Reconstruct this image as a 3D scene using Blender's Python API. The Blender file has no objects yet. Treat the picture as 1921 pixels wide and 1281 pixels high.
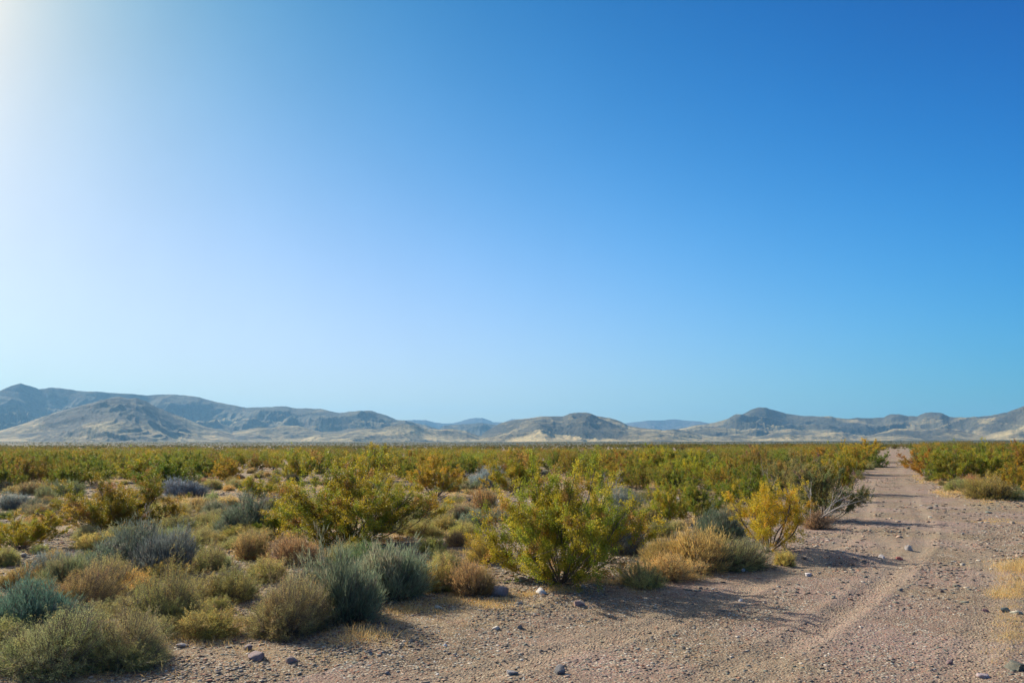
import bpy, math
import numpy as np
from math import radians as R

sc = bpy.context.scene
# ------------------------------------------------------------------ camera
CAM_H = 2.2
F = 1500.0                       # focal length in photo pixels (1921 wide)
PITCH = math.atan((834 - 640.5) / F)
cd = bpy.data.cameras.new('camera'); cam = bpy.data.objects.new('camera', cd)
sc.collection.objects.link(cam); sc.camera = cam
cd.sensor_width = 36.0; cd.lens = F / 1921 * 36.0
cd.clip_start = 0.1; cd.clip_end = 40000
cam.location = (0, 0, CAM_H); cam.rotation_euler = (R(90) + PITCH, 0, 0)

# ------------------------------------------------------------------ sky, sun, exposure
SUN_AZ, SUN_EL = R(-50), R(31)   # azimuth from +Y towards +X
sun_dir = (math.sin(SUN_AZ) * math.cos(SUN_EL), math.cos(SUN_AZ) * math.cos(SUN_EL), math.sin(SUN_EL))
w = bpy.data.worlds.new('World'); sc.world = w; w.use_nodes = True
nt = w.node_tree; nt.nodes.clear()
def N(tree, typ, **kw):
    n = tree.nodes.new(typ)
    for k, v in kw.items(): setattr(n, k, v)
    return n
out = N(nt, 'ShaderNodeOutputWorld'); bg = N(nt, 'ShaderNodeBackground')
sky = N(nt, 'ShaderNodeTexSky', sky_type='NISHITA', sun_disc=False)
sky.sun_elevation = SUN_EL; sky.sun_rotation = SUN_AZ
sky.air_density = 1.0; sky.dust_density = 0.3; sky.ozone_density = 3.0; sky.altitude = 600
hsv = N(nt, 'ShaderNodeHueSaturation'); hsv.inputs['Saturation'].default_value = 1.0
hsv.inputs['Value'].default_value = 0.9
nt.links.new(sky.outputs[0], hsv.inputs['Color'])
# the air near the sun and near the horizon is paler; both depend only on direction, broken up by faint high cloud
SK = 0.10
tc = N(nt, 'ShaderNodeTexCoord'); nrmz = N(nt, 'ShaderNodeVectorMath', operation='NORMALIZE'); nt.links.new(tc.outputs['Generated'], nrmz.inputs[0])
def wmath(op, a, b=None):
    n = N(nt, 'ShaderNodeMath', operation=op)
    for i_, v in enumerate((a, b)):
        if v is None: continue
        if isinstance(v, (int, float)): n.inputs[i_].default_value = v
        else: nt.links.new(v, n.inputs[i_])
    return n.outputs[0]
dot = N(nt, 'ShaderNodeVectorMath', operation='DOT_PRODUCT'); dot.inputs[1].default_value = sun_dir
nt.links.new(nrmz.outputs[0], dot.inputs[0])
theta = wmath('ARCCOSINE', wmath('MINIMUM', dot.outputs['Value'], 1.0))
sepw = N(nt, 'ShaderNodeSeparateXYZ'); nt.links.new(nrmz.outputs[0], sepw.inputs[0])
el = wmath('ARCSINE', wmath('MAXIMUM', sepw.outputs[2], 0.0))
def ex(v, scale): return wmath('EXPONENT', wmath('MULTIPLY', v, -1.0 / R(scale)))
noi = N(nt, 'ShaderNodeTexNoise'); noi.inputs['Scale'].default_value = 6.0
noi.inputs['Detail'].default_value = 6; noi.inputs['Roughness'].default_value = .6
stv = N(nt, 'ShaderNodeVectorMath', operation='MULTIPLY'); stv.inputs[1].default_value = (1.0, 1.0, .8); nt.links.new(nrmz.outputs[0], stv.inputs[0]); nt.links.new(stv.outputs[0], noi.inputs['Vector'])
nm = N(nt, 'ShaderNodeMapRange'); nm.inputs['From Min'].default_value = .3; nm.inputs['From Max'].default_value = .7
nm.inputs['To Min'].default_value = .95; nm.inputs['To Max'].default_value = 1.05
nt.links.new(noi.outputs['Fac'], nm.inputs['Value'])
thc = wmath('MINIMUM', theta, 1.65)
BASES = [None, ex(el, 8), thc, wmath('MULTIPLY', thc, thc), wmath('MULTIPLY', thc, wmath('MINIMUM', el, .65)), ex(theta, 14)]
COEF = ((-1.613, -0.727, -0.588), (-3.022, -1.387, -1.178), (8.076, 3.024, 2.371), (-4.094, -1.277, -0.881), (-9.689, -2.425, -1.022), (6.011, 3.175, 1.258))            # R, G, B for each of them
sep = N(nt, 'ShaderNodeSeparateColor'); add = N(nt, 'ShaderNodeCombineColor'); nt.links.new(hsv.outputs[0], sep.inputs[0])
veil = wmath('ADD', 1.0, wmath('MULTIPLY', wmath('ADD', nm.outputs[0], -1.0), ex(theta, 45)))   # faint cloud, strongest near the sun
for ch in range(3):
    e_ = COEF[0][ch]
    for v, cf in zip(BASES[1:], COEF[1:]): e_ = wmath('ADD', e_, wmath('MULTIPLY', v, float(cf[ch])))
    nt.links.new(wmath('MULTIPLY', wmath('MULTIPLY', sep.outputs[ch], wmath('EXPONENT', e_)), veil), add.inputs[ch])
dz_ = N(nt, 'ShaderNodeMapRange'); dz_.interpolation_type = 'SMOOTHSTEP'; nt.links.new(el, dz_.inputs[0])   # the sky deepens towards the zenith
for i_, v in enumerate((R(33), R(80), 1.0, .58)): dz_.inputs[1 + i_].default_value = v
dk = N(nt, 'ShaderNodeVectorMath', operation='SCALE'); nt.links.new(add.outputs[0], dk.inputs[0]); nt.links.new(dz_.outputs[0], dk.inputs['Scale'])
# added pale layer in the unseen sky overhead, neutral fill for the shadows
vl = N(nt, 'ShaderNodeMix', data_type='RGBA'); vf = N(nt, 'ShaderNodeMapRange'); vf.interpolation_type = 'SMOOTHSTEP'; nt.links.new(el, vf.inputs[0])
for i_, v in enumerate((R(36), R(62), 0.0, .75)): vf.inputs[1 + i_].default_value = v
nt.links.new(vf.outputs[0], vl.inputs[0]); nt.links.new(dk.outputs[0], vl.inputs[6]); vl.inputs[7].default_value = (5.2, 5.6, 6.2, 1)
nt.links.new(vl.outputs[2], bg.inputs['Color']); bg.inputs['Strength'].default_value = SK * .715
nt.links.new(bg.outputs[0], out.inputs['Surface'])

sd = bpy.data.lights.new('sun', 'SUN'); sun = bpy.data.objects.new('sun', sd); sc.collection.objects.link(sun)
sd.energy = 5.0; sd.angle = R(0.5); sd.color = (1.0, .90, .76)
sun.rotation_euler = (R(90) - SUN_EL, 0, -SUN_AZ + math.pi)
sun.location = (-20, 20, 30)
sc.view_settings.view_transform = 'Standard'; sc.view_settings.look = 'None'
sc.view_settings.gamma = 1; sc.view_settings.exposure = 0.55
sc.render.engine = 'CYCLES'
sc.cycles.use_denoising = True
sc.cycles.max_bounces = 8; sc.cycles.diffuse_bounces = 6; sc.cycles.transmission_bounces = 6
sc.cycles.volume_bounces = 1; sc.cycles.caustics_reflective = False; sc.cycles.caustics_refractive = False

# ------------------------------------------------------------------ helpers
rng = np.random.default_rng(7)
C = sc.collection.objects

def ss(x, a, b):
    t = np.clip((np.asarray(x, float) - a) / (b - a), 0, 1); return t * t * (3 - 2 * t)
_perm = np.random.default_rng(99).random((256, 256)).astype(np.float64)
def vnoise(x, y):
    xi = np.floor(x).astype(int); yi = np.floor(y).astype(int); fx = x - xi; fy = y - yi
    fx = fx * fx * fx * (fx * (fx * 6 - 15) + 10); fy = fy * fy * fy * (fy * (fy * 6 - 15) + 10)
    a = _perm[xi & 255, yi & 255]; b = _perm[(xi + 1) & 255, yi & 255]
    c = _perm[xi & 255, (yi + 1) & 255]; d = _perm[(xi + 1) & 255, (yi + 1) & 255]
    return (a * (1 - fx) + b * fx) * (1 - fy) + (c * (1 - fx) + d * fx) * fy
def fbm(x, y, o=4, lac=2.03, g=.5):
    s = 0; a = 1; t = 0
    for i in range(o):
        s = s + a * (vnoise(x + 17.3 * i, y + 9.7 * i) * 2 - 1); t += a; a *= g; x = x * lac; y = y * lac
    return s / t
def ridged(x, y, o=5, lac=2.1, g=.55):
    s = 0; a = 1; t = 0
    for i in range(o):
        n = 1 - np.abs(vnoise(x + 31.7 * i, y + 5.1 * i) * 2 - 1); s = s + a * n * n; t += a; a *= g; x = x * lac; y = y * lac
    return s / t

def ray(px, py):
    px = np.asarray(px, float); py = np.asarray(py, float)
    v = 640.5 - py
    return px - 960.5, F * math.cos(PITCH) - v * math.sin(PITCH), v * math.cos(PITCH) + F * math.sin(PITCH)
def zl(x, y):                       # the lie of the land without the small relief
    r = np.hypot(x, y)
    z = .95 * ss(x, 12, 60) * ss(y, 15, 90)
    far = np.clip(r - 700, 0, None)
    z = z + far * (.0052 + .0014 * ss(x / np.maximum(r, 1), .2, .6))
    return z + .10 * fbm(x / 14 + 3, y / 14, 2) * ss(r, 9, 25)
def at(px, py):                     # the point of the ground seen at a photo pixel
    dx, dy, dz = ray(px, py); z = 0 * dx
    for _ in range(25):
        s = (CAM_H - z) / np.maximum(-dz, 1.0); x = dx * s; y = dy * s; z = .5 * z + .5 * zl(x, y)
    return x, y
def px_of(x, y):                    # photo column of a ground point
    return 960.5 + F * x / (np.maximum(y, .1) * math.cos(PITCH))

def make_mesh(name, V, faces, k, mat=None, tint=None, smooth=False, mats=None, mat_idx=None):
    me = bpy.data.meshes.new(name)
    V = np.asarray(V, np.float32).reshape(-1, 3); faces = np.asarray(faces, np.int32).reshape(-1, k)
    me.vertices.add(len(V)); me.vertices.foreach_set('co', V.ravel())
    me.loops.add(faces.size); me.loops.foreach_set('vertex_index', faces.ravel())
    me.polygons.add(len(faces)); me.polygons.foreach_set('loop_start', np.arange(0, faces.size, k, dtype=np.int32))
    if smooth: me.polygons.foreach_set('use_smooth', np.ones(len(faces), bool))
    for m in (mats or [mat]): me.materials.append(m)
    if mat_idx is not None: me.polygons.foreach_set('material_index', np.asarray(mat_idx, np.int32))
    if tint is not None:
        a = me.attributes.new('tint', 'FLOAT_COLOR', 'POINT')
        c = np.ones((len(V), 4), np.float32); c[:, :3] = tint; a.data.foreach_set('color', c.ravel())
    me.update(calc_edges=True)
    if not smooth: pass
    return me
def obj(name, me, parent=None, **props):
    o = bpy.data.objects.new(name, me); C.link(o)
    if parent is not None: o.parent = parent
    for k, v in props.items(): o[k] = v
    return o

# ------------------------------------------------------------------ materials
def new_mat(name):
    m = bpy.data.materials.new(name); m.use_nodes = True; t = m.node_tree; t.nodes.clear()
    return m, t
def L(t, a, b): t.links.new(a, b)
def ramp(t, fac, stops, interp='LINEAR'):
    r = N(t, 'ShaderNodeValToRGB'); r.color_ramp.interpolation = interp
    e = r.color_ramp.elements
    while len(e) > 1: e.remove(e[0])
    e[0].position = stops[0][0]; e[0].color = (*stops[0][1], 1)
    for p, c in stops[1:]:
        q = e.new(p); q.color = (*c, 1)
    L(t, fac, r.inputs[0]); return r.outputs[0]
def noise(t, vec, scale, detail=4, rough=.55, dist=0):
    n = N(t, 'ShaderNodeTexNoise'); n.inputs['Scale'].default_value = scale; n.inputs['Detail'].default_value = detail
    n.inputs['Roughness'].default_value = rough; n.inputs['Distortion'].default_value = dist
    L(t, vec, n.inputs['Vector']); return n.outputs['Fac']
def mixc(t, fac, a, b, mode='MIX'):
    m = N(t, 'ShaderNodeMix', data_type='RGBA', blend_type=mode)
    for s, v in ((m.inputs[0], fac), (m.inputs[6], a), (m.inputs[7], b)):
        if isinstance(v, (int, float)): s.default_value = v
        elif isinstance(v, tuple): s.default_value = (*v, 1)
        else: L(t, v, s)
    return m.outputs[2]
def rng_node(t, v, a, b, c=0., d=1.):
    m = N(t, 'ShaderNodeMapRange'); L(t, v, m.inputs[0])
    for i, q in enumerate((a, b, c, d)): m.inputs[1 + i].default_value = q
    return m.outputs[0]

def leaf_material(name, trans=.35, rough=.55):
    m, t = new_mat(name)
    o = N(t, 'ShaderNodeOutputMaterial'); p = N(t, 'ShaderNodeBsdfPrincipled'); tr = N(t, 'ShaderNodeBsdfTranslucent')
    at_ = N(t, 'ShaderNodeAttribute', attribute_name='tint'); oi = N(t, 'ShaderNodeObjectInfo')
    c = mixc(t, 1.0, at_.outputs['Color'], oi.outputs['Color'], 'MULTIPLY')
    L(t, c, p.inputs['Base Color']); L(t, c, tr.inputs['Color'])
    p.inputs['Roughness'].default_value = rough; p.inputs['Specular IOR Level'].default_value = .35
    x = N(t, 'ShaderNodeMixShader'); x.inputs[0].default_value = trans
    L(t, p.outputs[0], x.inputs[1]); L(t, tr.outputs[0], x.inputs[2]); L(t, x.outputs[0], o.inputs['Surface'])
    return m
M_leaf = leaf_material('resinous_leaf', .5, .5)
M_twig = leaf_material('dry_twig', .42, .8)
def bark(name, c1, c2):
    m, t = new_mat(name); o = N(t, 'ShaderNodeOutputMaterial'); p = N(t, 'ShaderNodeBsdfPrincipled')
    g = N(t, 'ShaderNodeTexCoord'); f = noise(t, g.outputs['Object'], 25, 3)
    L(t, ramp(t, f, [(.3, c1), (.7, c2)]), p.inputs['Base Color']); p.inputs['Roughness'].default_value = .85
    L(t, p.outputs[0], o.inputs['Surface']); return m
M_bark = bark('grey_bark', (.10, .075, .055), (.24, .19, .15))
M_dead = bark('bleached_wood', (.22, .20, .18), (.42, .39, .36))

def ground_material(name, road):
    m, t = new_mat(name); o = N(t, 'ShaderNodeOutputMaterial'); p = N(t, 'ShaderNodeBsdfPrincipled')
    g = N(t, 'ShaderNodeNewGeometry'); P = g.outputs['Position']
    big = noise(t, P, .16, 4, .6); mid = noise(t, P, 1.3, 5, .62, .4); fine = noise(t, P, 11, 6, .72); vfine = noise(t, P, 60, 3, .7)
    soil = ramp(t, mid, [(.25, (.17, .118, .075)), (.42, (.25, .178, .115)), (.55, (.30, .225, .15)), (.66, (.27, .235, .145)), (.8, (.31, .205, .15))])
    soil = mixc(t, rng_node(t, big, .42, .62), soil, (.30, .235, .125))
    grain = ramp(t, fine, [(.3, (.45, .43, .43)), (.5, (.95, .95, .95)), (.7, (1.35, 1.32, 1.28))])
    soil = mixc(t, .9, soil, grain, 'MULTIPLY'); soil = mixc(t, 1.0, soil, (.73, .68, .70) if road else (.82, .77, .75), 'MULTIPLY')
    soil = mixc(t, .85, soil, ramp(t, noise(t, P, 3.1, 5, .68, .3), [(.34, (.50, .48, .50)), (.48, (.98, .97, .97)), (.64, (1.25, 1.24, 1.16))]), 'MULTIPLY')
    soil = mixc(t, rng_node(t, noise(t, P, .9, 4, .6), .56, .68, 0, .5), soil, (.25, .125, .085))
    # small stones pressed into the soil
    v = N(t, 'ShaderNodeTexVoronoi'); v.inputs['Scale'].default_value = 26; L(t, P, v.inputs['Vector'])
    v.inputs['Randomness'].default_value = 1
    stone = ramp(t, N_sep(t, v.outputs['Color']), [(0, (.13, .11, .09)), (.2, (.24, .21, .16)), (.45, (.34, .25, .17)), (.62, (.30, .15, .09)), (.75, (.36, .36, .28)), (.92, (.46, .42, .32)), (1, (.62, .60, .52))], 'LINEAR')
    on = N(t, 'ShaderNodeMath', operation='LESS_THAN'); L(t, v.outputs['Distance'], on.inputs[0])
    th = rng_node(t, noise(t, P, 2.3, 3, .6), .35, .65, .10 if road else .24, .40 if road else .52); L(t, th, on.inputs[1])
    if road:
        wa_ = N(t, 'ShaderNodeAttribute', attribute_name='tint'); wsep = N(t, 'ShaderNodeSeparateColor'); L(t, wa_.outputs['Color'], wsep.inputs[0]); wv_ = wsep.outputs[0]
        soil = mixc(t, rng_node(t, noise(t, P, .33, 3, .5), .45, .6), soil, mixc(t, .8, soil, (.30, .195, .175)))
        soil = mixc(t, rng_node(t, wv_, .1, .9, 0, .6), soil, (.36, .28, .20))
        th2 = N(t, 'ShaderNodeMath', operation='MULTIPLY'); L(t, th, th2.inputs[0]); L(t, rng_node(t, wv_, 0, .8, 1.5, .25), th2.inputs[1]); L(t, th2.outputs[0], on.inputs[1])
    v2 = N(t, 'ShaderNodeTexVoronoi'); v2.inputs['Scale'].default_value = 62; L(t, P, v2.inputs['Vector'])
    st2 = ramp(t, N_sep(t, v2.outputs['Color']), [(0, (.15, .12, .09)), (.4, (.30, .24, .15)), (.7, (.38, .33, .21)), (1, (.56, .52, .40))])
    on2 = N(t, 'ShaderNodeMath', operation='LESS_THAN'); on2.inputs[1].default_value = .42; L(t, v2.outputs['Distance'], on2.inputs[0])
    lit_ = rng_node(t, noise(t, P, .55, 5, .7), .53, .66); soil = mixc(t, .6, soil, mixc(t, lit_, soil, (.50, .35, .15))) if not road else soil
    c = mixc(t, on2.outputs[0], soil, st2); c = mixc(t, on.outputs[0], c, stone)
    # far plain: scrub litter and dark varnished gravel cover the soil beyond the reach of the modelled shrubs
    ln = N(t, 'ShaderNodeVectorMath', operation='LENGTH'); L(t, P, ln.inputs[0])
    far = rng_node(t, ln.outputs['Value'], 250, 1100)
    fpatch = ramp(t, noise(t, P, .006, 5, .6), [(.35, (.07, .075, .035)), (.55, (.09, .09, .045)), (.7, (.13, .115, .07))])
    c = mixc(t, far, c, fpatch)
    L(t, c, p.inputs['Base Color']); p.inputs['Roughness'].default_value = .93; p.inputs['Specular IOR Level'].default_value = .2
    b1 = N(t, 'ShaderNodeBump'); b1.inputs['Strength'].default_value = .9; b1.inputs['Distance'].default_value = .02
    inv = rng_node(t, v.outputs['Distance'], 0, .5, 1, 0); L(t, inv, b1.inputs['Height'])
    b2 = N(t, 'ShaderNodeBump'); b2.inputs['Strength'].default_value = .8; b2.inputs['Distance'].default_value = .035
    L(t, fine, b2.inputs['Height']); L(t, b2.outputs[0], b1.inputs['Normal'])
    b3 = N(t, 'ShaderNodeBump'); b3.inputs['Strength'].default_value = .5; b3.inputs['Distance'].default_value = .008
    L(t, vfine, b3.inputs['Height']); L(t, b1.outputs[0], b3.inputs['Normal'])
    L(t, b3.outputs[0], p.inputs['Normal']); L(t, p.outputs[0], o.inputs['Surface']); return m
def N_sep(t, col):
    s = N(t, 'ShaderNodeSeparateColor'); L(t, col, s.inputs[0]); return s.outputs[0]
M_ground = ground_material('stony_desert_soil', False)
M_road = ground_material('packed_road_gravel', True)

def rock_material():
    m, t = new_mat('desert_stone'); o = N(t, 'ShaderNodeOutputMaterial'); p = N(t, 'ShaderNodeBsdfPrincipled')
    a = N(t, 'ShaderNodeAttribute', attribute_name='tint'); oi = N(t, 'ShaderNodeObjectInfo')
    g = N(t, 'ShaderNodeNewGeometry'); f = noise(t, g.outputs['Position'], 35, 5, .65)
    c = mixc(t, 1.0, a.outputs['Color'], oi.outputs['Color'], 'MULTIPLY')
    c = mixc(t, .7, c, ramp(t, f, [(.3, (.6, .58, .56)), (.55, (1, 1, 1)), (.75, (1.3, 1.26, 1.2))]), 'MULTIPLY')
    L(t, c, p.inputs['Base Color']); p.inputs['Roughness'].default_value = .85; p.inputs['Specular IOR Level'].default_value = .3
    b = N(t, 'ShaderNodeBump'); b.inputs['Strength'].default_value = .6; b.inputs['Distance'].default_value = .01
    L(t, f, b.inputs['Height']); L(t, b.outputs[0], p.inputs['Normal']); L(t, p.outputs[0], o.inputs['Surface']); return m
M_rock = rock_material()

def hill_material(name, dark1, dark2, pale, amount):
    m, t = new_mat(name); o = N(t, 'ShaderNodeOutputMaterial'); p = N(t, 'ShaderNodeBsdfPrincipled')
    g = N(t, 'ShaderNodeNewGeometry'); P = g.outputs['Position']; sp = N(t, 'ShaderNodeSeparateXYZ'); L(t, P, sp.inputs[0])
    base = ramp(t, noise(t, P, .004, 6, .62, .6), [(.3, dark1), (.6, dark2)])
    n1 = noise(t, P, .0022, 7, .6, 1.2)
    h = rng_node(t, sp.outputs[2], 15, 260, .12, -.12)
    ad = N(t, 'ShaderNodeMath', operation='ADD'); L(t, n1, ad.inputs[0]); L(t, h, ad.inputs[1])
    sn = N(t, 'ShaderNodeSeparateXYZ'); L(t, g.outputs['Normal'], sn.inputs[0])
    fl = rng_node(t, sn.outputs[2], .75, 1.0, -.06, .07)
    ad2 = N(t, 'ShaderNodeMath', operation='ADD'); L(t, ad.outputs[0], ad2.inputs[0]); L(t, fl, ad2.inputs[1])
    fac = rng_node(t, ad2.outputs[0], .56 - amount, .80 - amount)
    c = mixc(t, fac, base, pale)
    sp_ = noise(t, P, .045, 5, .75)
    c = mixc(t, .8, c, ramp(t, sp_, [(.38, (.45, .48, .48)), (.5, (1, 1, 1)), (.62, (1.35, 1.3, 1.25))]), 'MULTIPLY')
    L(t, c, p.inputs['Base Color']); p.inputs['Roughness'].default_value = .95; p.inputs['Specular IOR Level'].default_value = .1
    b = N(t, 'ShaderNodeBump'); b.inputs['Strength'].default_value = .8; b.inputs['Distance'].default_value = 22
    L(t, noise(t, P, .012, 6, .65), b.inputs['Height']); L(t, b.outputs[0], p.inputs['Normal'])
    L(t, p.outputs[0], o.inputs['Surface']); return m
M_hill = hill_material('volcanic_slope', (.05, .052, .042), (.10, .095, .065), (.50, .40, .19), .015)
M_hill_pale = hill_material('grassy_slope', (.055, .058, .048), (.115, .11, .075), (.52, .42, .20), .02)
M_far = hill_material('distant_rock', (.07, .065, .06), (.10, .09, .08), (.2, .18, .13), -.1)

# ------------------------------------------------------------------ road lines in plan
def line(pts):
    x, y = at(np.array([p[0] for p in pts], float), np.array([p[1] for p in pts], float)); return list(zip(x.tolist(), y.tolist()))
ROAD_A = line([(1688, 843), (1677, 850), (1668, 870), (1664, 900), (1672, 940), (1700, 990), (1690, 1040), (1600, 1110), (1400, 1190), (1150, 1281)]) + [(-.8, 4.2), (-4.5, 2.2), (-10, .5)]
ROAD_C = line([(1700, 990), (1760, 1040), (1745, 1120), (1680, 1200), (1590, 1281)]) + [(1.9, 4.0), (.8, 1.5), (-1, -3), (-4, -10)]
ROAD_B = line([(1700, 985), (1800, 975), (1921, 968), (2200, 960)])
def smooth_line(pts, n=90):
    p = np.array(pts); d = np.r_[0, np.cumsum(np.hypot(*np.diff(p, axis=0).T))]; d = d ** .5
    t = np.linspace(0, d[-1], n); q = np.c_[np.interp(t, d, p[:, 0]), np.interp(t, d, p[:, 1])]
    for _ in range(4): q[1:-1] = (q[:-2] + 2 * q[1:-1] + q[2:]) / 4
    return q
LA, LB, LC = smooth_line(ROAD_A), smooth_line(ROAD_B, 40), smooth_line(ROAD_C)
def dist_line(x, y, Ln):
    """signed distance to a polyline and run along it"""
    best = np.full(x.shape, 1e9); sgn = np.zeros(x.shape); run = np.zeros(x.shape); acc = 0
    for (ax, ay), (bx, by) in zip(Ln[:-1], Ln[1:]):
        ex, ey = bx - ax, by - ay; l2 = ex * ex + ey * ey
        t = np.clip(((x - ax) * ex + (y - ay) * ey) / l2, 0, 1)
        dx, dy = x - ax - t * ex, y - ay - t * ey; d = np.hypot(dx, dy); k = d < best
        best = np.where(k, d, best); sgn = np.where(k, np.sign(ex * dy - ey * dx), sgn); run = np.where(k, acc + t * math.sqrt(l2), run)
        acc += math.sqrt(l2)
    return best, sgn, run
def road_depth(x, y):
    """>0 inside the road (metres from its edge)"""
    x = np.asarray(x, float); y = np.asarray(y, float)
    da = dist_line(x, y, LA)[0]; db = dist_line(x, y, LB)[0]; dc = dist_line(x, y, LC)[0]
    r = np.hypot(x, y)
    wa = np.interp(r, [0, 8, 12, 17, 25, 45, 80, 200], [2.0, 1.9, 2.1, 2.7, 2.9, 2.2, 1.9, 1.9])
    e = .25 * fbm(x / 1.3, y / 1.3, 3) + .25 * fbm(x / 4, y / 4 + 7, 2)
    return np.maximum.reduce([wa - da, 1.9 - db, 1.9 - dc]) + e

def ground_z(x, y):
    x = np.asarray(x, float); y = np.asarray(y, float)
    shp = x.shape; x = x.ravel(); y = y.ravel(); r = np.hypot(x, y); z = zl(x, y)
    n = r < 150; xs, ys, rs = x[n], y[n], r[n]
    rd = ss(road_depth(xs, ys), -.5, .6)
    f1 = 1 - ss(rs, 50, 150); f2 = 1 - ss(rs, 20, 60)
    d = f1 * (.055 * fbm(xs / 2.6, ys / 2.6, 3) * (1 - .6 * rd)) + f2 * (.020 * fbm(xs / .45, ys / .45, 3) * (1 - .5 * rd)) + f2 * .007 * fbm(xs / .11, ys / .11, 2)
    d -= .05 * rd * f1
    for Ln, amp in ((LA, 1.), (LC, .75)):
        dd, sg, run = dist_line(xs, ys, Ln); u = dd * sg
        for c0 in (-.82, .82):
            q = (u - c0 - .05 * np.sin(run * .35)) / .17
            tr = np.exp(-q * q)
            tread = np.clip(1.4 - np.abs(q), 0, 1) * .010 * np.sin(run * 2 * np.pi / .09 + 3 * np.sign(q) * q) * ss(fbm(run / 3 + c0, u * 0 + 2, 2), -.3, .2)
            d += amp * f2 * (-.018 * tr + .009 * np.exp(-((np.abs(q) - 1.7) / .5) ** 2) + tread)
    # the washed-out bank left of the road
    bx, by = BANK; ux, uy = xs - bx, ys - by
    q = np.exp(-((ux) / .75) ** 2) * (ss(uy, -.35, .02) * np.exp(-(np.clip(uy, 0, None) / 1.6) ** 2) * .16 - .10 * np.exp(-((uy + .35) / .35) ** 2))
    d += q
    z[n] += d
    return z.reshape(shp)
_b = at(1552, 1046); BANK = (float(_b[0]), float(_b[1]))

# ------------------------------------------------------------------ ground and road
az_f = np.r_[np.linspace(-180, -46, 60)[:-1], np.linspace(-46, 46, 1250), np.linspace(46, 180, 60)[1:]] * math.pi / 180
py = np.r_[np.linspace(1700, 1285, 150)[:-1], np.linspace(1285, 870, 720)[:-1], 834 + np.geomspace(36, .33, 150)]
rad = np.r_[[.05, .4, .9, 1.6, 2.4], (CAM_H * F / (py - 834))[(CAM_H * F / (py - 834)) > 3]]
rad = np.r_[rad, 14000]
rad = np.unique(rad)
A, RR = np.meshgrid(az_f, rad); GX = RR * np.sin(A); GY = RR * np.cos(A); GZ = ground_z(GX, GY)
V = np.c_[GX.ravel(), GY.ravel(), GZ.ravel()]; na, nr = len(az_f), len(rad)
i = np.arange(nr - 1)[:, None] * na + np.arange(na - 1)[None, :]
faces = np.stack([i, i + na, i + na + 1, i + 1], -1).reshape(-1, 4)[:, ::-1]
obj('ground', make_mesh('ground', V, faces, 4, M_ground, smooth=True), kind='structure')
cx = GX[:-1, :-1].ravel(); cy = GY[:-1, :-1].ravel(); rr = np.hypot(cx, cy)
near = np.where(rr < 330)[0]; rd = road_depth(cx[near], cy[near]); sel = near[rd > 0]
fr = faces[sel]; u, invx = np.unique(fr, return_inverse=True); VR = V[u].copy(); VR[:, 2] += .004
def wear(x, y):
    w_ = np.zeros(x.shape)
    for Ln, a_ in ((LA, 1.), (LC, .9), (LB, .6)):
        dd, sg, run = dist_line(x, y, Ln); q = (np.abs(dd) - .82 + .12 * fbm(x, y, 2)) / .34; w_ = np.maximum(w_, a_ * np.exp(-q * q) * (.75 + .5 * fbm(x / 2, y / 2, 2)))
    return np.clip(w_, 0, 1)
wr = wear(VR[:, 0], VR[:, 1])
obj('dirt_road', make_mesh('dirt_road', VR, invx.reshape(-1, 4), 4, M_road, smooth=True, tint=np.repeat(wr[:, None], 3, 1)), kind='structure')

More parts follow.
